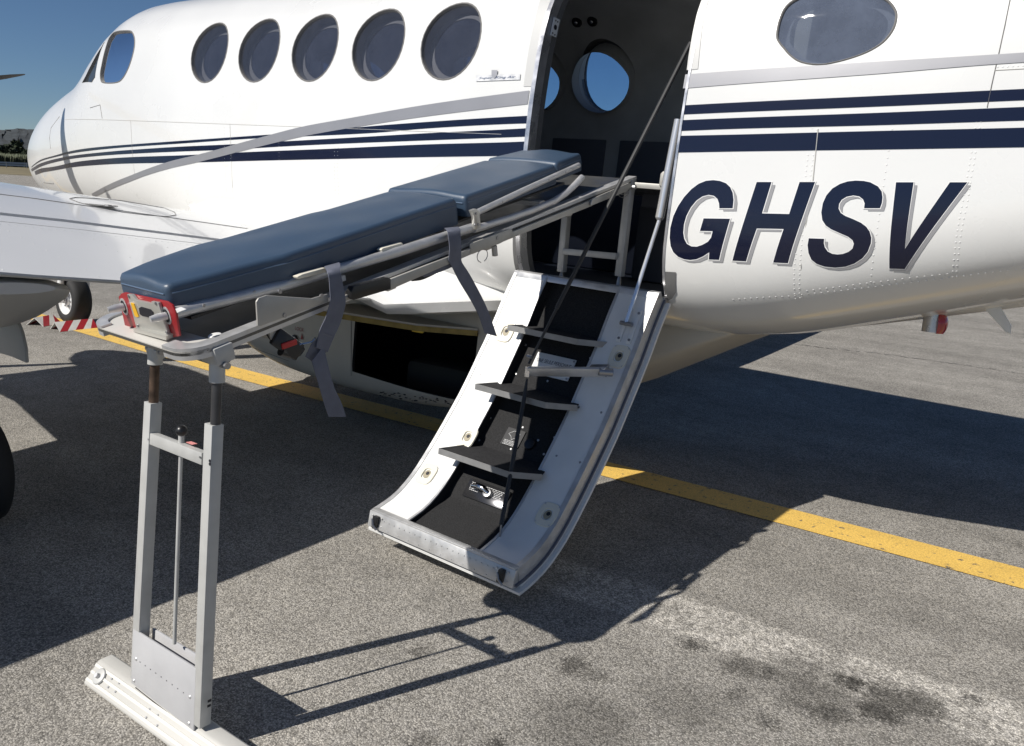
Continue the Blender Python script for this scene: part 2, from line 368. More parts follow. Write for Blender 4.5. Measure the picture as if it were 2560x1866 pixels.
# stripes (pixel tracks -> skin)
RT = [(1714, 1705, 1703, 1700, 1697, 1694, 1691)]
def both(name, left, right, m, off):
    if left: pxstrip(name, left, off, m, AC)
    if right: pxstrip(name, right, off, m, AC)
Z1 = lambda x, t, b: (x/3.305, t/3.305, b/3.305)
Z2 = lambda x, t, b: (640+x/3.305, t/3.305, b/3.305)
Z4r = lambda x, t, b: (1820+x/3.063, t/3.063, b/3.063)
greyL = [(232, 485, 493), (272, 463, 475), (318, 443, 457), (363, 425, 440), (432, 402, 420), (496, 387, 406), Z2(0, 1148, 1222), Z2(400, 1045, 1128), Z2(750, 982, 1065), Z2(1400, 868, 965), Z2(2115, 768, 878), (1322, 227, 261)]
n1L = [(79, 417.6, 419.2), (88, 409.4, 412), (96, 403.5, 406.7), (105, 398.6, 402.2), Z1(440, 1290, 1303), Z1(700, 1230, 1252), Z1(1080, 1195, 1215), Z1(1500, 1165, 1187), Z1(2115, 1122, 1145), Z2(450, 1090, 1126), Z2(1000, 1040, 1098), Z2(1400, 1010, 1064), Z2(2115, 965, 1025), (1320, 290, 309)]
n2L = [(72, 430, 434), (79, 423.5, 429), (88, 417.5, 424), (96, 412, 419.5), (105, 408, 415.5), Z1(440, 1320, 1345), Z1(700, 1275, 1300), Z1(1080, 1240, 1272), Z1(1500, 1213, 1253), Z1(1900, 1195, 1238), Z2(260, 1168, 1210), Z2(680, 1145, 1190), Z2(1400, 1103, 1162), Z2(2115, 1068, 1135), (1317, 321, 342)]
n3L = [(73, 439, 446), (79, 434, 442), (88, 429.5, 437.5), (96, 425, 434.5), (105, 421.5, 431.5), Z1(440, 1380, 1410), Z1(700, 1330, 1372), Z1(1080, 1300, 1352), Z1(1500, 1285, 1346), Z1(2115, 1255, 1330), Z2(680, 1228, 1315), Z2(1400, 1195, 1300), Z2(2115, 1175, 1290), (1315, 354, 390)]
greyR = [(1711, 187, 222), Z4r(0, 548, 652), Z4r(1100, 478, 572), Z4r(2267, 405, 480), (2700, 122, 150)]
n1R = [(1706, 264, 287), Z4r(0, 790, 863), Z4r(1100, 738, 820), Z4r(2267, 682, 770), (2700, 216, 246)]
n2R = [(1701, 301, 328), Z4r(0, 907, 990), Z4r(1100, 867, 962), Z4r(2267, 820, 925), (2700, 262, 298)]
n3R = [(1696, 340, 382), Z4r(0, 1033, 1163), Z4r(1100, 1005, 1148), Z4r(2267, 978, 1130), (2700, 315, 367)]
for L, R_, m, o_ in ((n1L, n1R, NAVY, .0016), (n2L, n2R, NAVY, .0016), (n3L, n3R, NAVY, .0016), (greyL, greyR, SILVER, .0026)):
    both('paint_stripe', L, R_, m, o_)
# grey bands beside the doorway
LBAND = mat('light_grey_band', (.50, .50, .49), .4)
patch('paint_stripe', hits(ZZ([(566, 2), (655, 2), (622, 130), (600, 200), (560, 340), (520, 560), (500, 715), (428, 717), (470, 420), (520, 180)], 1180, 0, 3.305)), .0022, LBAND, AC)
patch('paint_stripe', hits(ZZ([(1897, 5), (1955, 5), (1905, 230), (1868, 572), (1776, 582), (1790, 470), (1830, 250), (1862, 110)], 1180, 0, 3.305)), .0022, LBAND, AC)
# registration letters
Z8 = (1820, 440, 3.063); Z7 = (1200, 440, 3.305)
LH = ZZ([(222, 48), (335, 48), (262, 288), (470, 293), (550, 48), (668, 48), (460, 667), (348, 662), (428, 407), (222, 403), (140, 653), (36, 648)], *Z8)
LV = ZZ([(1288, 50), (1422, 50), (1355, 558), (1700, 50), (1833, 50), (1353, 710), (1236, 706)], *Z8)
LS = ZZ([(1165, 248), (1180, 205), (1184, 165), (1178, 120), (1150, 82), (1090, 50), (1040, 40), (980, 37), (920, 43), (860, 62), (800, 98), (755, 150), (728, 210), (716, 280), (724, 340), (750, 380), (790, 408), (850, 435), (920, 465), (955, 492), (965, 520), (955, 555), (925, 580), (880, 597), (840, 601), (800, 596), (765, 578), (742, 545), (735, 515), (737, 482), (620, 478), (611, 530), (618, 590), (640, 640), (680, 672), (740, 692), (820, 700), (900, 692), (970, 668), (1030, 628), (1070, 580), (1095, 515), (1098, 470), (1085, 425), (1060, 390), (1020, 360), (960, 332), (900, 308), (865, 285), (848, 250), (852, 215), (872, 183), (910, 160), (960, 150), (1005, 157), (1035, 180), (1048, 212), (1043, 248)], *Z8)
LG = ZZ([(2090, 268), (2097, 200), (2090, 140), (2070, 95), (2035, 62), (1985, 43), (1930, 36), (1870, 42), (1810, 66), (1750, 110), (1690, 175), (1640, 250), (1600, 335), (1575, 430), (1570, 510), (1578, 580), (1600, 630), (1640, 668), (1690, 688), (1740, 694), (1790, 688), (1845, 664), (1897, 630), (1893, 690), (1977, 693), (2068, 355), (1850, 352), (1820, 455), (1925, 457), (1912, 510), (1885, 545), (1840, 570), (1795, 585), (1750, 583), (1712, 562), (1690, 520), (1682, 470), (1688, 400), (1708, 330), (1745, 260), (1790, 205), (1840, 170), (1890, 157), (1935, 165), (1965, 192), (1978, 230), (1980, 268)], *Z7)
def grow(P, r):
    P = np.array(P); n = len(P); area = sum(P[i][0]*P[(i+1) % n][1]-P[(i+1) % n][0]*P[i][1] for i in range(n)); sg = 1 if area > 0 else -1; out = []
    for i in range(n):
        a = unit(P[i]-P[i-1]); b = unit(P[(i+1) % n]-P[i]); na = np.array([a[1], -a[0]])*sg; nb = np.array([b[1], -b[0]])*sg
        m_ = na+nb; l = m_.dot(m_)/2; out.append(tuple(P[i]+m_*r/max(l, .35)))
    return out
for P_ in (LG, LH, LS, LV):
    o = patch('registration_letter', hits(P_), .0034, NAVY, AC, gz_=.016)
    patch('letter_outline', hits(grow(P_, 2.3)), .0026, WHITE2, o, gz_=.016)
    patch('letter_shadow', hits([(a+9.3, b+7.3) for a, b in P_]), .0018, LETGREY, o, gz_=.016)
# ------------------------------------------------------------------ windows
def window(name, poly, side, g_out, g_in, rev=.045, label=None, inner=.80, depth=.012):
    """poly: (X, z) outline; side -1 port, +1 starboard"""
    P = np.array(poly); c = P.mean(0)
    def sk(p, off): q, n = skin(p[0], p[1], off); return q if side < 0 else np.array([q[0], 2*YC-q[1], q[2]])
    def scl(k): return [c+(p-c)*k for p in P]
    n_ = len(P)
    mb = MB(); rr = [[sk(p, .0015) for p in scl(.985)], [sk(p, .0035) for p in scl(1.0)], [sk(p, .0015) for p in scl(1.022)], [sk(p, -.02) for p in scl(1.005)], [sk(p, -.02) for p in scl(.975)]]
    mb.loft(rr+[rr[0]], cap=False)
    f = build(mb, name, SEAM if side < 0 else LINER2, AC, smooth=True, recalc=True, label=label)
    def pane(k, off, m, nm):
        mb = MB(); rings = [[sk(c+(p-c)*k*t, off) for p in P] for t in (1, .66, .33)]
        v = [q for r_ in rings for q in r_]+[sk(c, off)]
        ff = []
        for i in range(2):
            for j in range(n_): ff.append((i*n_+j, i*n_+(j+1) % n_, (i+1)*n_+(j+1) % n_, (i+1)*n_+j))
        for j in range(n_): ff.append((2*n_+j, 2*n_+(j+1) % n_, 3*n_))
        mb.add(v, ff); return build(mb, nm, m, f, smooth=True, recalc=False)
    pane(.99, -depth, g_out, 'outer_pane')
    # reveal: stepped ring going inboard
    mb = MB(); r1 = [sk(p, -.018) for p in scl(1.0)]; r2 = [sk(p, -.018-rev) for p in scl(.99)]; r3 = [sk(p, -.02-rev) for p in scl(.84 if side < 0 else 1.0)]; r4 = [sk(p, -.02-rev*1.8) for p in scl(.84 if side < 0 else 1.06)]
    mb.loft([r1, r2, r3, r4], cap=False); build(mb, 'window_reveal', REVEAL if side < 0 else LINER, f, smooth=True, recalc=False, sharp=30)
    if g_in is not None: pane(.86, -.024-rev, g_in, 'inner_pane')
    return f
for x in WX: window('cabin_window', circ(x, WZ, WR, WR), -1, GLO, GLI)
window('aft_window', AFTW, -1, GLA, None, rev=.03, depth=.006)
window('cockpit_side_window', COCK, -1, GLC, None, rev=.05)
window('windshield', WSH, -1, GLC, None, rev=.02)
for x in SWXs: window('cabin_window', circ(x, SWC[1], .19, .19), 1, GLB, None, rev=.07, label='starboard cabin window with bright blue sky behind it')
# reflection-free dark cores behind the cockpit and aft glass: real furniture
mb = MB(); mb.box((-1.23, 3.3, 1.9), (-1.21, 4.4, 2.72)); build(mb, 'aft_cabin_partition', LINER, AC)
mb = MB(); mb.box((-1.215, 3.17, 2.10), (-1.13, 3.32, 2.58)); build(mb, 'aft_cabin_locker', CREAM, AC, bevel=.01)
mb = MB(); mb.box((-6.9, 3.35, 1.2), (-6.6, 4.3, 2.1)); build(mb, 'instrument_panel', LINER2, AC, bevel=.03)
# ------------------------------------------------------------------ panel seams, rivets, small fittings on the skin
def seam(L, r=.0016, m=SEAML, name='panel_seam', off=.0006):
    P = [skin(p[0], p[1], off)[0] for p in L]; return build(MB().tube(P, r, 5), name, m, AC, smooth=True)
seam([(x, 1.864) for x in np.arange(-6.75, -2.33, .12)])
seam(hits([(133+16, 292), (128, 320), (124, 345), (127, 372)]), m=SEAM)
seam(hits([(133, 405), (134, 460), (110, 457), (80, 445)]), m=SEAM)
seam(hits([(327, 302), (331, 380), (337, 440), (343, 490)]))
seam(hits([(575, 312), (578, 380), (582, 470)]))
seam(hits(ZZ([(2160, 0), (2120, 200), (2070, 430), (2020, 650), (1985, 825)], 1820, 0, 3.063)), m=SEAM)
seam(hits(ZZ([(2045, 540), (2267, 528)], 1820, 0, 3.063)))
seam(hits(ZZ([(690, 990), (650, 1390)], 1820, 0, 3.063)+ZZ([(600, 350), (560, 700), (568, 925)], *Z8)), r=.0022)
seam(hits(ZZ([(745, 893), (828, 868), (845, 980)], 0, 0, 3.305)), m=SEAM, r=.002)
rv = MB()
def rivets(L, r=.0034, h=.0015):
    for q in L: p, n = skin(q[0], q[1], 0); rv.dome(p, n, r, h, 6, 2)
def along(L, n):
    L = np.array(L); d = np.r_[0, np.cumsum(np.linalg.norm(np.diff(L, axis=0), axis=1))]; t = np.linspace(0, d[-1], n)
    return [(np.interp(q, d, L[:, 0]), np.interp(q, d, L[:, 1])) for q in t]
H8 = lambda L: hits(ZZ(L, *Z8)); H4 = lambda L: hits(ZZ(L, 1820, 0, 3.063))
c1 = H4([(645, 985), (630, 1080), (612, 1200)])+H8([(592, 18), (575, 110), (545, 320), (520, 600), (508, 700), (508, 880), (516, 942)])
c2 = H4([(690, 955), (670, 1060), (656, 1175)])+H8([(628, 40), (605, 160), (580, 340), (560, 580), (548, 755), (548, 890), (552, 935)])
rivets(along(c1, 34)); rivets(along(c2, 36))
rivets(along(H4([(1268, 937), (1240, 1080), (1225, 1197), (1205, 1325)])+H8([(1195, 38), (1165, 260), (1140, 430), (1119, 577), (1103, 708), (1093, 812)]), 24))
rivets(along(H4([(1912, 887), (1885, 1028), (1855, 1230)])+H8([(1827, 35), (1795, 218), (1750, 455), (1735, 600), (1718, 775)]), 28))
rivets(along(H4([(1946, 887), (1912, 1060), (1883, 1252)])+H8([(1862, 12), (1838, 187), (1790, 405), (1765, 600), (1748, 775)]), 28))
rivets(along(H8([(40, 947), (235, 933), (470, 922), (615, 905)]), 13))
rivets(along(H8([(605, 880), (850, 850), (1150, 812), (1412, 780), (1680, 752)]), 21)); rivets(along(H8([(615, 905), (880, 878), (1158, 845), (1420, 815), (1650, 790), (1750, 770)]), 22))
rivets(along(H8([(1750, 775), (1915, 752), (2140, 725), (2260, 712)]), 10))
for x in (575, 560): rivets(along(hits([(x, 320), (x+2, 400), (x+6, 480)]), 22), .003, .002)
for x in (697,): rivets(along(hits([(x, 325), (x+2, 430), (x+4, 530)]), 26), .003, .002)
for x in (837, 845): rivets(along(hits([(x, 370), (x-1, 430), (x+2, 495)]), 14), .003, .002)
rivets(along(hits([(478, 300), (520, 302), (600, 308), (690, 312)]), 22), .002, .0012); rivets(along(H4([(2065, 515), (2260, 505)]), 6))
build(rv, 'rivet_rows', WHITE, AC, smooth=True, recalc=False, kind='stuff')
# name plate with crest
npl = hits(ZZ([(36, 627), (404, 612), (400, 662), (36, 675)], 1180, 0, 3.305)); patch('name_plate', npl, .004, ALU, AC)
def text_on(txt, name, m, parent, origin, xdir, zdir, height, width=None, align='LEFT', shear=0., ext=.0004):
    cu = bpy.data.curves.new(name, 'FONT'); cu.body = txt; cu.size = 1; cu.align_x = align; cu.shear = shear; cu.resolution_u = 3
    o = bpy.data.objects.new(name, cu); COL.objects.link(o); bpy.context.view_layer.update()
    me = bpy.data.meshes.new_from_object(o.evaluated_get(bpy.context.evaluated_depsgraph_get())); bpy.data.objects.remove(o)
    V = np.array([v.co[:] for v in me.vertices]); hh = V[:, 1].max()-V[:, 1].min(); ww = V[:, 0].max()-V[:, 0].min()
    s = height/hh; sx = (width/ww) if width else s; V = (V-[V[:, 0].min(), V[:, 1].min(), 0])*[sx, s, 1]
    xdir, zdir = unit(xdir), unit(zdir); mb = MB(); mb.add([np.array(origin)+xdir*v[0]+zdir*v[1] for v in V], [tuple(p.vertices) for p in me.polygons])
    return build(mb, name, m, parent, recalc=False)
pA = skin(*npl[3], .0052); pB = skin(*npl[2], .0052); pC = skin(*npl[0], .0052)
xd = pB[0]-pA[0]; text_on('Super  King Air', 'name_plate_lettering', mat('plate_lettering', (.10, .14, .24), .5), AC, pA[0]+xd*.07+(pC[0]-pA[0])*.22, xd, pC[0]-pA[0], .013, np.linalg.norm(xd)*.84, shear=.4)
patch('name_plate_crest', hits(ZZ([(168, 583), (216, 583), (214, 625), (190, 655), (168, 630)], 1180, 0, 3.305)), .006, STEEL, AC)
# scuff plates at the sill corners
SCUFF = mat('grey_scuff_plate', (.13, .13, .13), .5, var=.1)
patch('sill_scuff_plate', hits(ZZ([(1535, 790), (1622, 795), (1620, 960), (1590, 1010), (1535, 1040)], *Z7)), .003, SCUFF, AC)
patch('sill_scuff_plate', hits(ZZ([(275, 490), (345, 470), (345, 700), (352, 780), (310, 815), (285, 720)], *Z7)), .003, SCUFF, AC)
# ------------------------------------------------------------------ door frame (jambs) and cabin interior
def jamb(X, w_, d0, d1, m, name, sgn):
    mb = MB(); rings = []
    for z in list(np.arange(1.25, 2.50, .05))+[2.52, 2.56]:
        y = YC-half(X, z); rings.append([(X, y+d0, z), (X+sgn*w_, y+d0, z), (X+sgn*w_, y+d1, z), (X, y+d1, z)])
    mb.loft(rings); return build(mb, name, m, AC, smooth=True, sharp=30)
jamb(DX0, .022, -.006, .05, ALU2, 'door_frame', 1); jamb(DX0-.0, .012, .05, .10, SCUFF, 'door_frame_inner', 1)
jamb(DX1, .010, -.004, .01, ALU2, 'door_frame', -1)
# striker plate on the left jamb
def onJ(x, y): return onX(x, y, DX0+.026)
q = [onJ(*p) for p in ZZ([(675, 143), (722, 165), (690, 310), (645, 290)], 1180, 0, 3.305)]
mb = MB(); mb.prism(q, (.004, 0, 0)); st = build(mb, 'latch_striker', WHITE2, AC)
for p in ZZ([(686, 172), (702, 182), (660, 275), (678, 290)], 1180, 0, 3.305): build(MB().disc(onJ(*p)+np.array([.004, 0, 0]), (1, 0, 0), .004, .001, 8), 'screw', INK, st)
build(MB().disc(onJ(*ZZ([(682, 228)], 1180, 0, 3.305)[0])+np.array([.004, 0, 0]), (1, 0, 0), .011, .002, 10), 'striker_hole', INK, st)
mb = MB(); mb.box((-6.3, 3.25, 1.20), (-1.37, 4.42, 1.235)); build(mb, 'cabin_floor', LINER2, AC)
mb = MB(); mb.box((DX0, 3.12, 1.215), (DX1, 3.30, 1.244)); build(mb, 'door_sill', STEEL, AC, bevel=.004)
# aft bulkhead arch (dark grey curved panel right of the window) and side trim
mb = MB(); rings = []
for z in np.arange(1.24, 2.74, .06):
    hh = half(-1.5, z)-.055; rings.append([(-1.5, YC+hh, z), (-1.5, YC+hh-.28*(1 if z < 2.3 else 1+(z-2.3)*1.6), z), (-1.47, YC+hh-.28*(1 if z < 2.3 else 1+(z-2.3)*1.6), z), (-1.47, YC+hh, z)])
mb.loft(rings); build(mb, 'aft_bulkhead_arch', LINER, AC, smooth=True, sharp=30)
mb = MB(); mb.box((-1.36, 3.27, 1.24), (-1.33, 4.42, 2.60)); build(mb, 'aft_bulkhead', LINER, AC)
mb = MB(); mb.box((-6.2, 4.40, 1.24), (-1.52, 4.56, 1.72)); build(mb, 'lower_side_trim', LINER3, AC, bevel=.02)
for xx in (-3.18, -2.68): build(MB().box((xx, 4.535, 1.76), (xx+.40, 4.552, 2.03)), 'side_trim_panel', LINER2, AC, bevel=.006)
for p in ZZ([(868, 175), (995, 170)], 1180, 0, 3.305):
    c = onY(*p, 4.24); c[2] = min(c[2], 2.655); b_ = build(MB().disc(c, (0, -.8, -.6), .034, .012, 18, .028), 'reading_light', BLACKP, AC, smooth=True); build(MB().dome(c+np.array([0, -.010, -.008]), (0, -.8, -.6), .012, .008, 8, 3), 'lamp_lens', CHROME, b_, smooth=True)
build(MB().box((-2.05, 3.75, 1.62), (-1.62, 4.35, 1.70)), 'cabin_cabinet', LINER2, AC, bevel=.01)
build(MB().box((-2.2, 4.0, 1.235), (-2.0, 4.38, 1.66)), 'cabin_seat', LINER2, AC, bevel=.03)
# ------------------------------------------------------------------ airstair door
RAIL = np.array([(3.075, 1.262), (3.01, 1.15), (2.95, 1.03), (2.85, .86), (2.78, .745), (2.70, .635), (2.585, .49), (2.48, .378), (2.39, .318), (2.285, .284)])
def prof(P, n):
    P = np.array(P, float); d = np.r_[0, np.cumsum(np.linalg.norm(np.diff(P, axis=0), axis=1))]; fy, fz_ = pchip(d, P[:, 0]), pchip(d, P[:, 1])
    return np.array([(fy(t), fz_(t)) for t in np.linspace(0, d[-1], n)])
RP = prof(RAIL, 28)
def offp(P, o_):
    T = np.gradient(P, axis=0); N_ = np.array([unit((t[1], -t[0])) for t in T]); return P+N_*o_   # + = outboard/below
s_ = offp(RP, .05); 
if s_[14][1] > RP[14][1]: offp_ = offp; offp = lambda P, o_: offp_(P, -o_)
DR = build(MB().loft([[(DX0+.0, *p), (DX1+.0, *p), (DX1, *q), (DX0, *q)] for p, q in zip(offp(RP, .060), offp(RP, .078))]), 'airstair_door', WHITE, AC, smooth=True, sharp=40)
DR['label'] = 'open airstair door hanging from the doorway with black treads'
# outer skin lip (wider than the tray), seal
for (o0, o1, ex, m, nm) in ((.078, .090, .018, WHITE2, 'outer_skin'), (.052, .060, .006, ROPE, 'door_seal')):
    build(MB().loft([[(DX0+.02-ex, *p), (DX1-.0+ex, *p), (DX1-.0+ex, *q), (DX0+.02-ex, *q)] for p, q in zip(prof(np.vstack([offp(RP, o0), offp(RP, o0)[-1]+(-.03, -.004)]), 28), prof(np.vstack([offp(RP, o1), offp(RP, o1)[-1]+(-.03, -.004)]), 28))]), nm, m, DR, smooth=True, sharp=40)
def rail(x0, x1, nm='side_rail'):
    return build(MB().loft([[(x0, *p), (x1, *p), (x1, *q), (x0, *q)] for p, q in zip(RP, offp(RP, .050))]), nm, WHITE2, DR, smooth=True, sharp=40)
XL0, XL1, XR0, XR1 = -2.262, -2.098, -1.722, -1.562
rail(XL0, XL1); rail(XR0, XR1)
for x0, x1 in ((XL0-.018, XL0), (XR1, XR1+.022)):  # metal edge frames, riveted
    e = build(MB().loft([[(x0, *p), (x1, *p), (x1, *q), (x0, *q)] for p, q in zip(offp(RP, -.003), offp(RP, .062))]), 'edge_frame', ALU, DR, smooth=True, sharp=40)
rv2 = MB()
for i in range(2, 27):
    p = RP[i]; t = unit(RP[min(i+1, 27)]-RP[i-1]); q = offp(RP, .03)[i]; rv2.dome((XR1+.022, q[0], q[1]), (1, 0, 0), .0035, .002, 6, 2); q = offp(RP, .03)[i]+t*.02; rv2.dome((XR1+.022, q[0], q[1]), (1, 0, 0), .0035, .002, 6, 2)
for x in (XL1, XR0-.004): build(MB().loft([[(x-.003, *p), (x+.007, *p), (x+.007, *q), (x-.003, *q)] for p, q in zip(offp(RP, -.004), offp(RP, .002))]), 'rail_trim', ALU, DR, smooth=True)
build(MB().loft([[(XL1+.0012, *p), (XL1+.0022, *p), (XL1+.0022, *q), (XL1+.0012, *q)] for p, q in zip(offp(RP, .004), offp(RP, .047))]), 'rail_side_liner', CARPET, DR, smooth=True)
# pan between the rails: ribbed black panel, dropping to a flat floor at the lower end
_o = offp(RP, .045); PAN = prof(np.vstack([_o[_o[:, 1] > .44], [(2.545, .385), (2.522, .350)], [(2.45, .322), (2.30, .268)]]), 40)
build(MB().loft([[(XL1, *p), (XR0, *p), (XR0, *q), (XL1, *q)] for p, q in zip(PAN, PAN+[0, -.012])]), 'tread_pan', CARPET, DR, smooth=True, sharp=30)
# lower end frame
ef = build(MB().loft([[(XL0-.018, 2.286, .284), (XL0-.018, 2.270, .284), (XL0-.018, 2.262, .218), (XL0-.018, 2.30, .215)], [(XR1+.022, 2.286, .284), (XR1+.022, 2.270, .284), (XR1+.022, 2.262, .218), (XR1+.022, 2.30, .215)]]), 'lower_end_frame', ALU, DR, bevel=.002)
build(MB().box((XL0-.01, 2.27, .2835), (XR1+.018, 2.302, .291)), 'lower_end_flange', ALU, DR, bevel=.002)
for i in range(24): rv2.dome((XL0+.04+i*.028, 2.266, .262), (0, -1, 0), .0032, .002, 6, 2)
for i in range(12): rv2.dome((XL0+.04+i*.056, 2.263, .228), (0, -1, 0), .0032, .002, 6, 2)
for x0, s in ((XL0+.03, 1), (XR1-.03, -1)):
    build(MB().obox((x0, 2.258, .250), (1, 0, 0), (0, 1, 0), (.1, 0, 1), .012, .010, .026), 'latch_hook', BLACKP, DR, bevel=.004)
    build(MB().tube([(x0-.012, 2.25, .262), (x0, 2.243, .24), (x0+.014, 2.25, .222)], .005, 6), 'latch_hook', STEEL, DR, smooth=True)
    for a in (-.026, .026):
        for b in (-.015, .02): rv2.dome((x0+a, 2.264, .25+b), (0, -1, 0), .0045, .002, 8, 2)
build(rv2, 'door_rivets', ALU, DR, smooth=True, recalc=False, kind='stuff')
# upper end strip
build(MB().loft([[(XL0-.018, 3.070, 1.262), (XL0-.018, 3.092, 1.268), (XL0-.018, 3.11, 1.236), (XL0-.018, 3.06, 1.236)], [(XR1+.022, 3.070, 1.262), (XR1+.022, 3.092, 1.268), (XR1+.022, 3.11, 1.236), (XR1+.022, 3.06, 1.236)]]), 'hinge_strip', ALU, DR, bevel=.002)
# treads
for (ny, nz_) in ((2.876, 1.038), (2.692, .792), (2.495, .540)):
    i = int(np.argmin(abs(RP[:, 1]-(nz_)))); by = RP[i][0]+.055
    P = [(XL1-.055, ny+.035, nz_), (XL1-.035, ny, nz_-.002), (XR0+.0, ny, nz_-.002), (XR0+.050, ny+.075, nz_), (XR0+.012, by-.006, nz_+.004), (XL1+.01, by-.006, nz_+.004)]
    P = [(XL1-.022, ny+.0, nz_), (XR0-.012, ny, nz_), (XR0+.040, ny+.062, nz_), (XR0-.002, by, nz_+.002), (XL1+.003, by, nz_+.002), (XL1-.03, ny+.05, nz_)]
    P = [(XL1-.040, ny, nz_), (XR0-.055, ny, nz_), (XR0+.040, ny+.085, nz_), (XR0-.002, by+.02, nz_+.002), (XL1+.003, by+.02, nz_+.002)]
    tr = build(MB().prism(P, (0, 0, -.004)), 'tread', GRIP, DR)
    # metal nosing with upstand
    for a, b in ((0, 1), (1, 2), (4, 0)):
        a_, b_ = np.array(P[a]), np.array(P[b]); d = unit(b_-a_); nrm = np.array([d[1], -d[0], 0])
        build(MB().obox((a_+b_)/2+nrm*.0015+np.array([0, 0, -.009]), d, nrm, (0, 0, 1), np.linalg.norm(b_-a_)/2+.001, .002, .012), 'tread_nosing', NOSING, DR)
    for x in (XL1+.01, XR0-.01): build(MB().prism([(x, ny+.06, nz_-.004), (x, by+.02, nz_-.004), (x, by-.005, nz_-.045)], (.004, 0, 0)), 'tread_bracket', ALU, DR)
# cup fittings in the rails, screws, bracket, sign and placards
def railpt(px_, X, o_=0.0):
    d = ray(*px_); best = None
    for i in range(len(RP)-1):
        a, b = RP[i], RP[i+1]; t = (b-a); n = np.array([0, -t[1], t[0]]); n = unit(n); n = n if n[2] > 0 else -n
        p = onP(*px_, (0, a[0], a[1]), n); s = ((p[1:]-a)@t)/(t@t)
        if -.02 <= s <= 1.02: return p+n*o_, n, unit(np.array([0, *t]))
    return p, n, unit(np.array([0, *t]))
for q in ((1120, 735), (945, 1050), (1370, 790), (1212, 1140), (1020, 988)):
    if q == (1020, 988): q = (1035, 968)
    p, n, t = railpt(S(*q), 0, 0.001); X_ = np.array([1, 0, 0])
    mb = MB(); rr = []
    for (sx, sy, hh) in ((.043, .052, 0), (.041, .050, .005), (.020, .025, .005), (.017, .021, -.010)):
        rr.append([p+X_*sx*np.sign(math.cos(a))*abs(math.cos(a))**.6+t*sy*np.sign(math.sin(a))*abs(math.sin(a))**.6+n*hh for a in [2*math.pi*k/24 for k in range(24)]])
    mb.loft(rr, cap=False); cup = build(mb, 'rail_cup', CREAM, DR, smooth=True, sharp=50)
    mb = MB(); mb.add([p+X_*.0165*math.cos(2*math.pi*k/14)+t*.0205*math.sin(2*math.pi*k/14)-n*(-.0012) for k in range(14)], [tuple(range(14))]); build(mb, 'cup_recess', mat('cup_recess', (.34, .30, .21), .5), cup, recalc=False); build(MB().disc(p+X_*.002-t*.004*np.sign(-t[2])+n*.0014, n, .0085, .0008, 14), 'cup_hole', INK, cup)
    for a in (-1, 1):
        for b in (-1, 1): build(MB().disc(p+X_*a*.031+t*b*.040+n*.0045, n, .0035, .0015, 8), 'screw', ALU, cup)
for q in ((920, 845), (915, 1210), (1675, 1100), (1847, 1138), (1505, 1470), (1685, 1520)):
    p, n, t = railpt(ZZ([q], *(900, 660, 3.063))[0], 0); build(MB().disc(p, n, .005, .002, 10, .004), 'rail_screw', STEEL, DR)
def panpt(px_):
    best = None
    for i in range(len(PAN)-1):
        a, b = PAN[i], PAN[i+1]; t = (b-a); n = np.array([0, -t[1], t[0]]); n = unit(n); n = n if n[2] > 0 else -n
        p = onP(*px_, (0, a[0], a[1]), n); s = ((p[1:]-a)@t)/(t@t)
        if -.05 <= s <= 1.05: return p, n, unit(np.array([0, *t]))
    return p, n, unit(np.array([0, *t]))
for q in ((1268, 622), (1197, 845), (1437, 898), (998, 1180), (1248, 1254), (912, 1350), (1140, 1282), (1157, 1420), (1365, 1352), (1490, 1330), (1765, 722), (1408, 1458)):
    p, n, t = panpt(ZZ([q], 900, 660, 3.063)[0]); build(MB().disc(p, n, .0055, .003, 10, .004), 'pan_screw', ALU, DR)
c, n, t = panpt(ZZ([(1480, 790)], 900, 660, 3.063)[0]); c = c+n*.006; up = -t if t[2] < 0 else t
sg = build(MB().obox(c, (1, 0, 0), up, n, .100, .050, .002), 'warning_sign', WHITE2, DR, bevel=.0008)
text_on('UNE SEULE PERSONNE', 'sign_lettering', INK, sg, c+n*.0027+np.array([-.088, 0, 0])+up*.006, (1, 0, 0), up, .017, .176)
text_on('\u00c0 LA FOIS', 'sign_lettering', INK, sg, c+n*.0027+np.array([-.045, 0, 0])-up*.030, (1, 0, 0), up, .022, .085)
for a in (-1, 1):
    for b in (-1, 1): build(MB().disc(c+np.array([a*.091, 0, 0])+up*b*.041+n*.002, n, .0045, .0015, 8), 'screw', STEEL, sg)
# arrow placard above the lowest tread
c, n, t = panpt(ZZ([(1175, 1335)], 900, 660, 3.063)[0]); up = -t if t[2] < 0 else t; c = c+n*.004; c[0] += 0
pl = build(MB().obox(c, (1, 0, 0), up, n, .045, .040, .0015), 'placard', BLACKP, DR)
ar = [(-.028, .012), (-.006, .030), (.026, .022), (.022, .004), (.006, -.004), (-.002, -.012), (-.010, .002)]
for i in range(len(ar)):
    a, b = ar[i], ar[(i+1) % len(ar)]; build(MB().tube([c+np.array([a[0], 0, 0])+up*a[1]+n*.002, c+np.array([b[0], 0, 0])+up*b[1]+n*.002], .0007, 4), 'placard_arrow', WINK, pl)
def lines(c, ux, up, n, rows, w_, m, parent, dz=.006, seedn=1):
    rnd = random.Random(seedn); mb = MB()
    for r_ in range(rows):
        x = -w_/2+rnd.uniform(0, .004)
        while x < w_/2-.004:
            l = rnd.uniform(.004, .010); mb.obox(c+ux*(x+l/2)-up*r_*dz, ux, up, n, l/2, .0009, .0003); x += l+.0022
    return build(mb, 'fine_print', m, parent, kind='stuff')
lines(c-up*.018+n*.002, np.array([1., 0, 0]), up, n, 4, .07, WINK, pl)
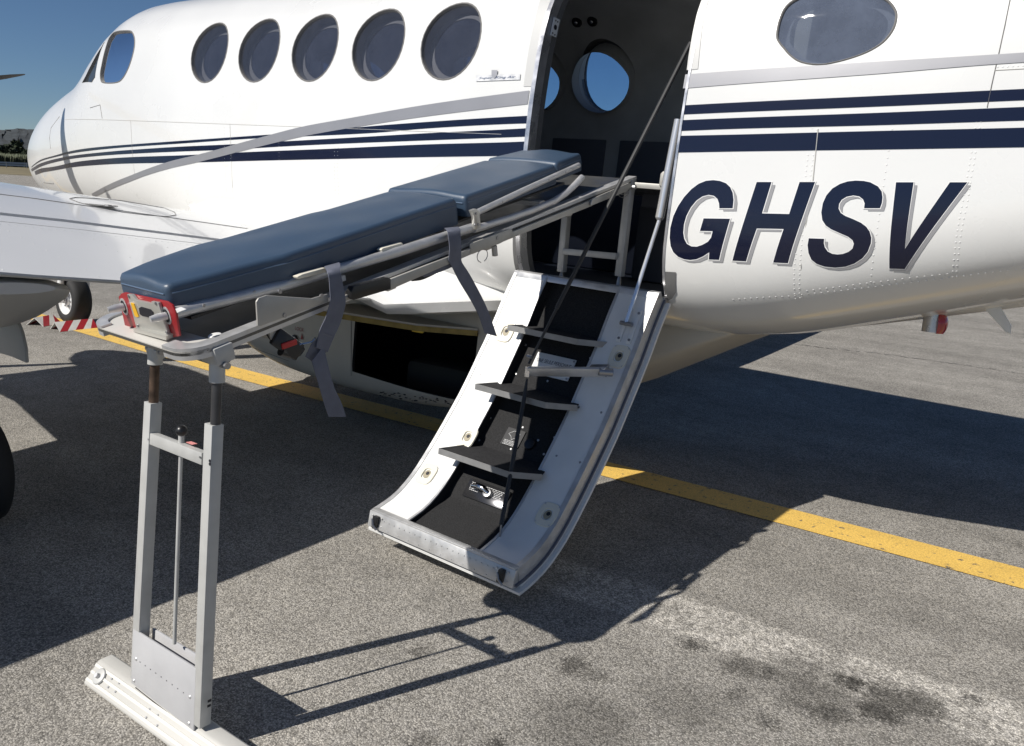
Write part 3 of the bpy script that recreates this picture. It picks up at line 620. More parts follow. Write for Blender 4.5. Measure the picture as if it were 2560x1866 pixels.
cc, n2, t2 = panpt(ZZ([(1305, 1385)], 900, 660, 3.063)[0]); build(MB().disc(cc+n2*.002, n2, .026, .010, 20, .024), 'round_knob', BLACKP, DR, bevel=.002)
# mirror-finish handle plate above the lower floor
c, n, t = panpt(ZZ([(1125, 625)], 900, 1060, 3.542)[0]); up = -t if t[2] < 0 else t; c = c+n*.006
HP = build(MB().obox(c, (1, 0, 0), up, n, .105, .040, .002), 'handle_plate', mat('dark_engraved_plate', (.07, .07, .075), .15, metal=.7), DR, bevel=.001)
for sx, sw in ((-.065, .05), (.03, .09)): lines(c+np.array([sx, 0, 0])+up*.026+n*.0026, np.array([1., 0, 0]), up, n, 6, sw, WINK, HP, .0065, 5)
hb = c+n*.018+np.array([-.01, 0, 0])
build(MB().tube([hb+np.array([-.058, 0, 0])+up*.006, hb+np.array([-.03, 0, 0])+up*.012+n*.008, hb+np.array([.0, 0, 0])+up*.010+n*.01, hb+np.array([.028, 0, 0])+up*.0], [.008, .013, .013, .009], 12), 'door_handle', CHROME, HP, smooth=True)
build(MB().disc(c+np.array([.012, 0, 0]), n, .022, .020, 16, .019), 'handle_boss', STEEL, HP, bevel=.002)
# stencilled text on the white left rail (illegible fine print)
FADE = mat('faded_print', (.55, .54, .50), .6)
for q, sd_ in (((760, 330), 3), ((520, 640), 4)):
    p, n, t = railpt(ZZ([q], 900, 1060, 3.542)[0], 0); lines(p+n*.0008-t*.012, np.array([1., 0, 0]), -t, n, 5, .085, FADE, DR, .007, sd_)
# folding arm, handrail cable, gas strut
a0 = onX(*S(1168, 822), -1.88); a1 = onX(*S(1340, 824), -1.60)
arm = build(MB().obox((a0+a1)/2, a1-a0, (0, 1, .6), np.cross(unit(a1-a0), unit((0, 1, .6))), np.linalg.norm(a1-a0)/2, .008, .021), 'folding_arm', ALU, DR, bevel=.002)
build(MB().tube([a1+np.array([-.02, -.02, -.0]), a1+np.array([.02, .02, 0])], .016, 14), 'arm_pivot', STEEL, DR, smooth=True)
build(MB().obox(a1+np.array([-.03, 0, 0]), a1-a0, (0, 1, .6), np.cross(unit(a1-a0), unit((0, 1, .6))), .035, .013, .024), 'arm_bracket', STEEL, DR, bevel=.002)
build(MB().tube([a0+np.array([0, 0, -.022]), a0+np.array([0, 0, .020])], .011, 12), 'arm_end_fitting', CHROME, DR, smooth=True)
ctop = onX(*S(1528, 95), -1.60); cmid = a0+np.array([.0, 0, .03]); cbot = onP(*S(1105, 1200), (0, 2.32, .30), (0, 0, 1))
build(MB().tube([ctop, cmid+unit(ctop-cmid)*.25], [.009, .009], 10), 'handrail_sleeve', CABLE, DR, smooth=True)
build(MB().tube([cmid+unit(ctop-cmid)*.25, cmid], [.006, .005], 8), 'handrail_cable', CABLE, DR, smooth=True)
build(MB().tube([cmid-np.array([0, 0, .06]), cmid-np.array([0, 0, .10])+(cbot-cmid)*.04, cbot+np.array([0, 0, .07])], [.004, .009, .009], 10), 'handrail_sleeve', CABLE, DR, smooth=True)
build(MB().tube([cbot+np.array([0, 0, .07]), cbot+np.array([0, 0, -.01])], .004, 8), 'cable_anchor', STEEL, DR, smooth=True)
build(MB().obox(cbot, (1, .3, 0), (0, 1, 0), (0, 0, 1), .02, .012, .008), 'cable_clevis', STEEL, DR, bevel=.002)
for k in (-.02, .03): build(MB().tube([cmid+np.array([-.010, 0, k]), cmid+np.array([.010, 0, k])], .008, 8), 'shackle_pin', STEEL, DR, smooth=True)
s0, _, _ = railpt(S(1390, 722), 0, .025); s1 = onY(1697, 300, 3.15); sm_ = s0+(s1-s0)*.55
sm = onX(*S(1459, 487), s0[0]+(s1[0]-s0[0])*.50)
build(MB().tube([s0, sm], .0080, 10), 'strut_rod', mat('bright_rod', (.80, .82, .86), .18, metal=.6), DR, smooth=True)
build(MB().tube([sm, sm+(s1-sm)*.02, s1], [.012, .0185, .0185], 16), 'strut_cylinder', mat('polished_strut', (.80, .79, .78), .25, metal=.7), DR, smooth=True)
p, n, t = railpt(S(1390, 722), 0, .002)
for dx in (-.018, .03): build(MB().obox(p+np.array([dx, 0, 0])+t*.0+n*.002, (1, 0, 0), t, n, .010, .075, .002), 'strut_bracket', WHITE2, DR, bevel=.001)
build(MB().tube([s0+np.array([-.025, 0, 0]), s0+np.array([.03, 0, 0])], .009, 10), 'strut_pin', STEEL, DR, smooth=True)
for dx in (-.018, .03):
    for tt in (-.06, .06): build(MB().disc(p+np.array([dx, 0, 0])+t*tt+n*.004, n, .006, .003, 6), 'bracket_bolt', STEEL, DR)
# ------------------------------------------------------------------ wings
AF = [(0, 0), (.012, .26), (.05, .50), (.12, .74), (.22, .92), (.34, 1.), (.48, .95), (.62, .78), (.74, .58), (.86, .32), (1, .02)]   # upper, fraction of crest height
AL = [(0, 0), (.012, -.12), (.05, -.20), (.15, -.27), (.35, -.30), (.6, -.22), (.8, -.12), (1, -.02)]
def wsec(y, xl, xt, zt, cr, a=0., b=1., zle=.07):  # port wing section between chord fractions a..b
    def P(f, h): return (xl+(xt-xl)*f, y, zt+zle*(1-f)+h*cr)
    fu = pchip(np.array([p[0] for p in AF]), np.array([p[1] for p in AF])); fl = pchip(np.array([p[0] for p in AL]), np.array([p[1] for p in AL]))
    ts = a+(b-a)*(1-np.cos(np.linspace(0, np.pi, 21)))/2
    return [P(t, fu(t)) for t in ts]+[P(t, fl(t)) for t in ts[::-1]]
WST = [(3.25, -5.25, -3.0, 1.00, .26), (2.4, -5.25, -3.0, 1.055, .26), (1.7, -5.25, -3.0, 1.10, .26), (1.2, -5.22, -3.0, 1.13, .25), (.6, -5.15, -3.03, 1.18, .24), (-.4, -5.06, -3.09, 1.27, .22), (-2.2, -4.92, -3.2, 1.44, .18), (-4.4, -4.7, -3.4, 1.66, .13), (-4.55, -4.6, -3.5, 1.68, .03)]
def mir(r): return [(p[0], 2*YC-p[1], p[2]) for p in r]
FH = .705
build(MB().loft([wsec(*s, a=0, b=FH) for s in WST]), 'wing', WINGW, AC, smooth=True, sharp=40)
build(MB().loft([wsec(*s, a=FH+.018, b=1) for s in WST if s[0] > -.5]), 'wing_flap', WINGW, AC, smooth=True, sharp=40)
build(MB().loft([wsec(*s, a=FH+.018, b=1) for s in WST if s[0] < -.3]), 'aileron', WHITE, AC, smooth=True, sharp=40)
build(MB().loft([wsec(s[0], s[1], s[2], s[3]-.004, s[4]*.93, a=FH-.03, b=FH+.04) for s in WST]), 'flap_cove', DARK, AC, smooth=True, sharp=40)
build(MB().loft([mir(wsec(*s)) for s in WST]), 'wing', WHITE, AC, smooth=True, sharp=40)
# flap trailing strip, spar line, tank panels
def wtop(f, y):
    ys = [s[0] for s in WST][::-1]; g = lambda k: float(np.interp(y, ys, [s[k] for s in WST][::-1]))
    fu = pchip(np.array([p[0] for p in AF]), np.array([p[1] for p in AF])); return np.array([g(1)+(g(2)-g(1))*f, y, g(3)+.07*(1-f)+fu(f)*g(4)])
build(MB().tube([wtop(.565, y)+np.array([0, 0, .0005]) for y in np.linspace(3.05, .2, 14)], .0022, 5), 'wing_seam', SEAM, AC, smooth=True)
build(MB().tube([wtop(.76, y)+np.array([0, 0, .0003]) for y in np.linspace(3.05, .2, 14)], .0010, 5), 'wing_seam', SEAML, AC, smooth=True)
build(MB().tube([wtop(1, y)+np.array([.004, 0, -.003]) for y in np.linspace(3.05, .2, 14)], .008, 6), 'flap_trailing_strip', STANDP, AC, smooth=True)
wr = MB()
for y0 in np.linspace(.4, 3.0, 9):
    for f in np.linspace(.78, .985, 9): wr.dome(wtop(f, y0+(f-.78)*.8), (0, 0, 1), .003, .0016, 6, 2)
for y in np.linspace(.3, 3., 90): wr.dome(wtop(.775, y), (0, 0, 1), .0028, .0014, 6, 2)
build(wr, 'wing_rivets', WHITE, AC, smooth=True, recalc=False, kind='stuff')
def onwing(x, y):
    lo, hi = .12, .7; best = None
    for f in np.linspace(.2, .7, 400):
        pass
    d = ray(x, y); t = 1.2/d[1]
    for k in range(4000):
        p = CP+d*t
        if -5.25 < p[0] < -3.0 and p[1] < 3.3:
            f = (p[0]+5.25)/2.25; z = wtop(f, p[1])[2]
            if p[2] <= z: return p
        t += .001/d[1]
    return None
cap = onwing(250, 513)
if cap is not None:
    cp_ = build(MB().disc(cap-np.array([0, 0, .001]), (0, 0, 1), .075, .003, 28, .07), 'fuel_cap', WHITE2, AC, bevel=.001)
    for r_ in (.078, .05): build(MB().tube([cap+np.array([r_*math.cos(a), r_*math.sin(a), .002]) for a in np.linspace(0, 2*math.pi*.97, 30)], .0018, 5), 'cap_ring', SEAM, cp_, smooth=True)
ovl = [onwing(*q) for q in ZZ([(575, 190), (620, 180), (800, 190), (1000, 205), (1200, 230), (1350, 265), (1440, 300), (1455, 325), (1380, 338), (1200, 325), (1000, 300), (800, 262), (650, 220), (575, 190)], 0, 440, 3.305)]
ovl = [o_+np.array([0, 0, .001]) for o_ in ovl if o_ is not None]
if len(ovl) > 4: build(MB().tube(ovl, .0018, 5), 'tank_panel_seam', SEAM, AC, smooth=True)
# wing root fillet
fx = np.linspace(0, 1, 26); rr = []
for t in fx:
    X = -4.92+t*(4.92-2.42); zf = float(np.interp(X, [-4.92, -4.7, -4.2, -3.6, -3.0, -2.42], [1.365, 1.43, 1.44, 1.35, 1.235, 1.125]))
    wsp = .03+.28*math.sin(min(1, t*1.5)*math.pi/2)*(1-max(0, (t-.72)/.28)**2*.98)
    yb = YC-half(X, zf)+.01
    if X < -3.0: zw = wtop((X+5.25)/2.25, 3.05-wsp)[2]
    else: zw = 1.0+(X+3.0)*.18
    zw = min(zw, zf-.004) if t > .02 else zf-.004
    row = []
    for k in range(7):
        u = k/6; row.append((X, yb-wsp*u, zw+(zf-zw)*(1-u)**2.2-.001))
    rr.append(row+[(X, yb-wsp*.9, zw-.05), (X, yb+.05, zw-.06)])
build(MB().loft(rr), 'wing_root_fillet', WHITE, AC, smooth=True, sharp=60)
# nacelles, propellers
def nacelle(mirf, nm='engine_nacelle'):
    R_ = []
    for X, zc, rz, ry in [(-6.92, 1.60, .26, .26), (-6.86, 1.58, .36, .34), (-6.5, 1.50, .47, .40), (-6.0, 1.47, .48, .36), (-5.4, 1.40, .50, .38), (-4.9, 1.29, .46, .38), (-4.4, 1.16, .37, .36), (-4.0, 1.07, .27, .34), (-3.7, 1.0, .165, .34), (-3.4, .995, .125, .335), (-3.2, 1.04, .075, .29), (-3.08, 1.068, .045, .24), (-3.0, 1.085, .02, .15)]:
        yc_ = 1.22-.06*min(1, max(0, (-X-5.0)/1.9)); R_.append(mirf([(X, yc_+ry*math.cos(a), zc+rz*math.sin(a)) for a in [2*math.pi*k/28 for k in range(28)]]))
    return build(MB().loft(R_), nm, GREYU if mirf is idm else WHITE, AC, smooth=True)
idm = lambda r: r
mirr = mir
NB_MAT = WHITE
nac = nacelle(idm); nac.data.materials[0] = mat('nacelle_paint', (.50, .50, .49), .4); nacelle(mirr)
def prop(yc, tipdir, kr=1., nm='propeller'):
    hubc = np.array([-6.95, yc, 1.66]); h_ = build(MB().loft([[hubc+np.array([-x, r*math.cos(a), r*math.sin(a)]) for a in [2*math.pi*k/20 for k in range(20)]] for x, r in ((-.06, .22), (.05, .22), (.28, .18), (.48, .10), (.56, .03))]), nm, CHROME, AC, smooth=True)
    for k in range(4):
        a = tipdir+k*math.pi/2; rd = np.array([0, math.cos(a), math.sin(a)]); tg = np.array([0, -math.sin(a), math.cos(a)]); R_ = []
        for r, c, tw in ((.10, .045, .9), (.3, .06, 1.0), (.6, .075, 1.1), (.95, .07, 1.2), (1.15, .05, 1.25), (1.23, .028, 1.3), (1.245, .012, 1.3)):
            ch = tg*math.cos(tw)+np.array([1, 0, 0])*math.sin(tw); th = np.cross(rd, ch); th = unit(th)
            r = r*kr; R_.append([hubc+rd*r+ch*c*math.cos(b)+th*.014*math.sin(b)*(1.3-r*.9) for b in [2*math.pi*j/10 for j in range(10)]])
        build(MB().loft(R_), 'propeller_blade', BLADE, h_, smooth=True)
tp = onX(62, 187, -6.95); ang_ = math.atan2(tp[2]-1.66, tp[1]-1.40); rl = math.hypot(tp[2]-1.66, tp[1]-1.40)
prop(1.40, ang_, rl/1.245); prop(2*YC-1.56, 1.0)
# main gear (port), starboard gear, nose gear
def wheel(c, r, w_, nm, rimm, ax=(0, 1, 0)):
    c = np.array(c, float); ax = unit(ax); u = np.array([1., 0, 0]); v = np.cross(ax, u); R_ = []
    pr_ = [(.56, -.42), (.62, -.50), (.80, -.52), (.93, -.44), (1., -.22), (1.0, .22), (.93, .44), (.80, .52), (.62, .50), (.56, .42)]
    for k in range(40):
        a = 2*math.pi*k/40; R_.append([c+(u*math.cos(a)+v*math.sin(a))*r*p[0]+ax*w_*p[1] for p in pr_])
    o = build(MB().loft(R_+[R_[0]], cap=False), nm, RUBBER, AC, smooth=True, sharp=60)
    mb = MB()
    for s in (-1, 1):
        R2 = [[c+(u*math.cos(a)+v*math.sin(a))*r*q+ax*w_*s*h_ for a in [2*math.pi*k/32 for k in range(32)]] for q, h_ in ((.60, .48), (.575, .49), (.55, .44), (.50, .34), (.34, .30), (.22, .36), (.20, .44), (.02, .44))]
        mb.loft(R2, cap=False)
    build(mb, 'rim', rimm, o, smooth=True, sharp=40)
    build(MB().disc(c-ax*w_*.46, -ax, r*.12, .02, 12), 'hub_cap', STEEL, o, bevel=.003)
    for k in range(6):
        a = 2*math.pi*k/6; build(MB().disc(c+(u*math.cos(a)+v*math.sin(a))*r*.27-ax*w_*.33, -ax, r*.045, .012, 8), 'wheel_bolt', STEEL, o)
    return o
gz0 = gz(-3.63, 1.22)
for yy in (1.06, 1.36): wheel((-3.70, yy, gz0+.235), .235, .17, 'main_wheel', RIMW)
build(MB().tube([(-3.63, .98, gz0+.235), (-3.63, 1.46, gz0+.235)], .03, 12), 'main_gear_axle', STEEL, AC, smooth=True)
build(MB().tube([(-3.63, 1.22, gz0+.235), (-3.66, 1.22, 1.1)], [.04, .05], 14), 'main_gear_leg', CHROME, AC, smooth=True)
build(MB().tube([(-3.63, 1.22, gz0+.35), (-4.3, 1.22, 1.05)], .025, 10), 'drag_brace', WHITE2, AC, smooth=True)
for sx in (1,):
    g = gz(-3.63, 2*YC-1.22)
    for yy in (1.06, 1.38): wheel((-3.63, 2*YC-yy, g+.235), .235, .17, 'main_wheel', RIMW)
    build(MB().tube([(-3.63, 2*YC-1.22, g+.235), (-3.66, 2*YC-1.22, 1.1)], [.04, .05], 14), 'main_gear_leg', CHROME, AC, smooth=True)
# gear door beside the port main gear
gd = [onY(*q, 1.62) for q in [(-60, 800), (38, 795), (52, 830), (61, 870), (64, 908), (30, 893), (0, 884), (-60, 870)]]
build(MB().prism(gd, (0, .016, 0)), 'main_gear_door', mat('gear_door_paint', (.42, .42, .41), .45), AC, bevel=.004)
gn = gz(-8.02, YC)
nw = wheel((-8.02, YC, gn+.222), .222, .17, 'nose_wheel', RIMW)
build(MB().tube([(-8.02, YC-.13, gn+.222), (-8.02, YC+.13, gn+.222)], .022, 10), 'nose_axle', STEEL, AC, smooth=True)
build(MB().tube([(-8.02, YC+.12, gn+.222), (-8.02, YC+.12, gn+.48), (-8.0, YC, gn+.52), (-7.95, YC, 1.25)], [.028, .03, .04, .05], 12), 'nose_gear_leg', WHITE2, AC, smooth=True)
build(MB().tube([(-8.02, YC-.12, gn+.222), (-8.02, YC-.12, gn+.48), (-8.0, YC, gn+.52)], [.028, .03, .04], 12), 'nose_gear_fork', WHITE2, AC, smooth=True)
build(MB().prism([(-8.5, YC-.25, 1.2), (-7.6, YC-.25, 1.16), (-7.65, YC-.3, .86), (-8.45, YC-.3, .9)], (0, .015, 0)), 'nose_gear_door', GREYU, AC, bevel=.004)
build(MB().obox((-8.35, YC-.1, gn+.20), (1, 0, .3), (0, 1, 0), (0, 0, 1), .09, .05, .05), 'tow_fitting', STEEL, AC, bevel=.01)
# ------------------------------------------------------------------ belly pod with open locker door
PZ = [(-5.12, .70, .62, .05), (-5.08, .85, .55, .18), (-4.95, 1.0, .46, .34), (-4.7, 1.10, .395, .44), (-4.3, 1.12, .355, .49), (-3.9, 1.12, .345, .50), (-3.3, 1.12, .365, .50), (-2.9, 1.12, .41, .50), (-2.5, 1.12, .52, .485), (-2.1, 1.12, .665, .46), (-1.8, 1.13, .835, .43), (-1.5, 1.14, 1.015, .39), (-1.3, 1.16, 1.13, .33), (-1.2, 1.19, 1.185, .2)]
def podring(X, zt, zb, hw, ins=0.):
    L = []
    for k in range(40):
        a = 2*math.pi*k/40; ca, sa = math.cos(a), math.sin(a); ex = .38
        y = YC-(hw-ins)*np.sign(ca)*abs(ca)**ex; z = (zt+zb)/2+((zt-zb)/2-ins)*np.sign(sa)*abs(sa)**ex
        # squeeze: rounded lower edges
        L.append((X, y, z))
    return L
pz = np.array(PZ); px_ = np.linspace(PZ[0][0], PZ[-1][0], 40); fs = [pchip(pz[:, 0], pz[:, k]) for k in (1, 2, 3)]
mo = orient(MB().loft([podring(x, *[f(x) for f in fs]) for x in px_]), 1)
xin = np.linspace(-4.6, -2.2, 16); mi_ = orient(MB().loft([podring(x, *[f(x) for f in fs], ins=.02) for x in xin]), -1)
mb = MB(); mb.add(mo.v, mo.f); mb.mi = 1; mb.add(mi_.v, mi_.f)
PODP = mat('pod_shade_darkened_paint', (.50, .475, .42), .4, var=.05, vscale=3)  # base colour lowered so the wing's shadow on the pod is partly painted in
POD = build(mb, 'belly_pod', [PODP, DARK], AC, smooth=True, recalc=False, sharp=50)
cut = MB(); OPN = [(-3.592, .505), (-3.35, .500), (-3.1, .496), (-2.8, .503), (-2.67, .515), (-2.67, .892), (-2.95, .885), (-3.592, .845)]
cut.mi = 1; cutpoly(OPN, 3.1, 3.45); cm = build(cut, 'cutter', [PODP, DARK], None); cm.location = tuple(-np.array(AC['_b']))
md = POD.modifiers.new('b', 'BOOLEAN'); md.object = cm; md.operation = 'DIFFERENCE'; md.solver = 'EXACT'; POD.parent = None; bpy.context.view_layer.update()
nm = bpy.data.meshes.new_from_object(POD.evaluated_get(bpy.context.evaluated_depsgraph_get())); POD.modifiers.clear(); POD.data = nm; nm.name = 'belly_pod'; POD.parent = AC; bpy.data.objects.remove(cm)
A_ = onZ(*S(690, 690), .885); B_ = onZ(*S(922, 727), .872)
hingeL = np.array([-3.60, 3.325, .90]); hingeR = np.array([-2.665, 3.325, .905])
pd = [hingeL, A_+np.array([0.02, 0, .012]), B_+np.array([0, 0, .012]), hingeR]
pdo = build(MB().prism(pd, (0, 0, .012)), 'pod_door', PODP, POD)
trm = MB()
for a, b in ((pd[1], pd[2]), (pd[2], pd[3])): d = unit(b-a); trm.obox((a+b)/2+np.array([0, 0, -.012]), d, np.cross(d, (0, 0, 1)), (0, 0, 1), np.linalg.norm(b-a)/2, .006, .014)
trm2 = build(trm, 'pod_door_seal', YTRIM, POD)
lt = onZ(*S(925, 732), .85); build(MB().obox(lt, unit(pd[2]-pd[1]), np.cross(unit(pd[2]-pd[1]), (0, 0, 1)), (0, 0, 1), .032, .010, .010), 'pod_door_latch', YLATCH, POD, bevel=.003)
def onpod(x, y, yy=3.3285): return onY(x, y, yy)
pc = onpod(*S(652, 752)); build(MB().disc(pc, (0, -1, 0), .032, .008, 24, .028), 'latch_dial', BLACKP, POD, bevel=.002)
lp = onpod(*S(661, 729)); text_on('LOCK', 'latch_lettering', REDTXT, POD, lp+np.array([-.035, 0, -.01]), (1, 0, 0), (0, 0, 1), .022)
ap = onpod(*S(668, 748)); build(MB().prism([ap+np.array(q) for q in ((-.012, 0, -.01), (0, 0, .03), (.012, 0, -.01))], (0, -.001, 0)), 'red_arrow', REDTXT, POD)
build(MB().tube([onpod(*S(777, 700), 3.3275), onpod(*S(777, 832), 3.3275)], .0018, 5), 'pod_seam', SEAM, POD)
build(MB().tube([onpod(*S(640, 800), 3.3275), onpod(*S(560, 770), 3.3275)], .0018, 5), 'pod_seam', SEAM, POD)
chips = MB(); rnd = random.Random(4)
for i in range(60):
    q = (rnd.uniform(840, 1030), 0); y_ = 868+(q[0]-840)*.13+rnd.uniform(-3, 10)
    c = onpod(*S(q[0], y_), 3.335); s_r = rnd.uniform(.001, .004); chips.obox(c, (1, 0, 0), (0, 1, 0), (0, 0, 1), s_r*rnd.uniform(1, 2.5), .004, s_r*.6)
build(chips, 'paint_chips', INK, POD, kind='stuff', recalc=False)
lug = onY(*S(905, 855), 3.7)
build(MB().obox((-3.2, 3.8, .50), (1, .2, 0), (0, 1, 0), (0, 0, 1), .22, .16, .10), 'stowed_bag', mat('dark_bag', (.03, .03, .028), .8), POD, bevel=.04)
# ------------------------------------------------------------------ belly fittings
def blade(pts, th, nm, m): build(MB().prism([np.array(p) for p in pts], (0, th, 0)), nm, m, AC, bevel=.002)
A = lambda L, Y=3.80: [onY(*S(*q), Y) for q in L]
blade(A([(1772, 697), (1796, 697), (1803, 712), (1793, 732), (1789, 726)]), .012, 'belly_antenna', WHITE2)
blade(A([(2150, 652), (2196, 648), (2238, 722), (2236, 740), (2225, 735)]), .012, 'belly_antenna', WHITE2)
blade(A([(2188, 650), (2194, 650), (2194, 672), (2190, 674)]), .006, 'drain_mast', WHITE2)
c = onY(*S(1855, 695), 3.83); build(MB().dome(c+np.array([0, 0, .02]), (0, 0, -1), .05, .05, 16, 4), 'belly_fairing', WHITE2, AC, smooth=True)
b0 = onY(*S(2068, 690), 3.83); b1 = onY(*S(2062, 735), 3.83)
bc = build(MB().tube([b0+np.array([0, 0, .02]), b1], [.040, .040], 22), 'beacon_light', ALU2, AC, smooth=True, sharp=40)
mb = MB(); R_ = []
ctr = (b0+b1)/2; ct2 = ctr+np.array([.012, -.0, -.004]); ax = unit(b1-b0)
u_ = unit(np.array([1, -.25, 0])-np.dot([1, -.25, 0], ax)*ax); v_ = np.cross(ax, u_)
for k in range(9):
    h_ = (k/8-.5)*2; R_.append([ct2+ax*h_*.042+(u_*math.cos(a)+v_*math.sin(a))*.046*math.sqrt(max(.25, 1-h_*h_*.5)) for a in np.linspace(-1.0, 1.0, 14)]+[ct2+ax*h_*.042])
mb.loft(R_); build(mb, 'beacon_lens', REDL, bc, smooth=True)
# belly strake
build(MB().loft([[(x, YC-.09, fb(x)+.02), (x, YC, fb(x)-.05*math.sin(max(0, min(1, (x+.95)/2.2))*math.pi/2)), (x, YC+.09, fb(x)+.02)] for x in np.linspace(-.95, 3.2, 14)]), 'belly_strake', WHITE, AC, smooth=True)
# fin, tailplane (seen only through their shadows)
build(MB().loft([[(x0, YC-t, z), (xm, YC-t*1.6, z), (x1, YC, z), (xm, YC+t*1.6, z), (x0, YC+t, z)] for z, x0, xm, x1, t in ((2.5, 2.2, 3.2, 4.2, .05), (4.2, 3.3, 4.1, 4.9, .04))]), 'tail_fin', WHITE, AC, smooth=True, sharp=40)
build(MB().loft([[(3.3, y, 4.22), (3.9, y, 4.27), (4.8, y, 4.22), (3.9, y, 4.18)] for y in (YC-2.7, YC+2.7)]), 'tailplane', WHITE, AC)
# ------------------------------------------------------------------ LOADING PLATFORM (ramp + folding stand)
AL_ = math.atan(.305); UU = np.array([0, math.cos(AL_), math.sin(AL_)]); WW = np.array([0, -math.sin(AL_), math.cos(AL_)]); OO = np.array([0, 1.2, 1.10]); XX = np.array([1., 0, 0])
def skw(P):  # the ramp runs slightly askew to the aircraft
    u = (np.array(P)-OO)@UU; return CP+(np.array(P)-CP)*(.944+.056*min(1.05, max(-.1, u/2.1)))
def R(x, u, w_): return skw(OO+XX*x+UU*u+WW*w_)
LP = thing('loading_platform', (-1.9, 1.17, gz(-1.9, 1.17)), 'grey metal stretcher loading ramp on an adjustable H-shaped stand leading into the doorway', 'loading ramp')
def rbox(mb, x0, x1, u0, u1, w0, w1):
    v = [R(x, u, w_) for w_ in (w0, w1) for x, u in ((x0, u0), (x1, u0), (x1, u1), (x0, u1))]; return mb.add(v, [(0, 3, 2, 1), (4, 5, 6, 7), (0, 1, 5, 4), (1, 2, 6, 5), (2, 3, 7, 6), (3, 0, 4, 7)])
PX0, PX1, PU0, PU1 = -2.30, -1.80, -.068, 2.12
# deck with rounded front corners
dk = []
CR = .075
for cx, sx in ((PX1-CR, 1), (PX0+CR, -1)):
    for k in range(9):
        a = -math.pi/2+k/8*math.pi/2 if sx > 0 else -math.pi+k/8*math.pi/2
        dk.append((cx+CR*math.cos(a), PU0+CR+CR*math.sin(a)))
front = [q for q in dk[9:]]+[q for q in dk[:9]]
outl = front+[(PX1, PU1), (PX0, PU1)]
build(MB().loft([[R(x, u, w_) for x, u in outl] for w_ in (-.008, 0)]), 'deck', SHEET, LP)
apr = [q for q in front if True]
build(MB().prism([R(x, u, .0005) for x, u in front+[(PX1, .03), (PX0, .03)]], WW*.003), 'front_apron', mat('apron_light_paint', (.56, .54, .50), .45), LP)
rim = [R(PX0, .10, .0)]+[R(x, u, .0) for x, u in front]+[R(PX1, .30, .0)]
def ubar(path, nm, m, w0=-.020, w1=.016, th=.018, mid=None):
    P_ = path; rings = []
    for i, (x, u) in enumerate(P_):
        a = np.array(P_[max(i-1, 0)]); b = np.array(P_[min(i+1, len(P_)-1)]); t = unit(b-a); nx = np.array([t[1], -t[0]])
        o_ = np.array((x, u)); i_ = o_-nx*th; rings.append([R(*o_, w0), R(*o_, w1), R(*i_, w1), R(*i_, w0)])
    return build(MB().loft(rings), nm, m, LP, smooth=True, sharp=40, bevel=0)
ubar([(-1.915, PU0)]+[q for q in front if q[0] > -1.93]+[(PX1, .30), (PX1, PU1)], 'edge_rim', ALU, w1=.012, th=.040)
ubar([(PX0, PU1), (PX0, .30)]+[q for q in front if q[0] < -2.17]+[(-2.215, PU0)], 'edge_rim', ALU, w1=.010, th=.030)
# padded side plates (ears) seen on the near side
def ear(poly, th, nm, m, X=-1.792, parent=None): return build(MB().prism([R(X, u, w_) for u, w_ in poly], (th, 0, 0)), nm, m, parent or LP, bevel=.0015)
def rl_(L, X): # pixel -> (u, w) on plane X
    out = []
    for q in L: d = onX(*S(*q), X)-OO; out.append((d@UU, d@WW))
    return out
e1 = ear(rl_([(567, 668), (572, 660), (590, 654), (690, 661), (725, 651), (726, 668), (577, 722), (570, 722)], -1.775), .006, 'side_plate', PLATE, -1.780)
for q in ((710, 655), (629, 698), (618, 645)):
    p = R(-1.774, *rl_([q], -1.775)[0]); build(MB().disc(p, XX, .006, .003, 10), 'screw', STEEL, e1)
e2 = ear(rl_([(1040, 540), (1125, 508), (1133, 508), (1135, 520), (1128, 528), (1105, 540), (1042, 562)], -1.775), .006, 'side_plate', PLATE, -1.780)
p = R(-1.774, *rl_([(1100, 527)], -1.775)[0]); build(MB().disc(p, XX, .006, .003, 10), 'screw', STEEL, e2)
e3 = ear(rl_([(1307, 453), (1311, 440), (1392, 405), (1400, 412), (1385, 425), (1308, 456)], -1.775), .006, 'side_plate', PLATE, -1.780)
ear(rl_([(861, 620), (1045, 549), (1045, 563), (862, 643)], -1.775), .010, 'side_rail', PLATE, -1.786)
ear(rl_([(1045, 549), (1310, 443), (1310, 456), (1045, 563)], -1.785), .008, 'side_rail', PLATE, -1.792)
ear(rl_([(775, 644), (780, 634), (855, 614), (862, 617), (862, 640), (780, 664), (775, 660)], -1.765), .022, 'carry_handle', BLACKP, -1.782)
ear(rl_([(763, 655), (778, 650), (778, 662), (763, 668)], -1.775), .008, 'handle_bracket', PLATE, -1.784)
q_ = rl_([(1097, 545)], -1.775)[0]; build(MB().tube([R(-1.782, q_[0], q_[1]+.0), R(-1.782, q_[0], q_[1]-.035)], .010, 12), 'locking_pin', PLATE, LP, smooth=True)
q_ = rl_([(1067, 555)], -1.775)[0]; build(MB().tube([R(-1.776, q_[0]+.028*math.sin(a), q_[1]-.018-.022*math.cos(a)) for a in np.linspace(.3, 5.9, 14)], .0015, 6), 'pin_ring', STEEL, LP, smooth=True)
build(MB().box((-1.80, 1.9, 1.2), (-1.79, 1.9001, 1.2001)), 'rivet', STEEL, LP) if False else None
for x, u in ((-1.86, .05), (-1.86, .22)): build(MB().disc(R(x, u, .004), WW, .018, .004, 18, .015), 'deck_rivet', WHITE2, LP, bevel=.001)
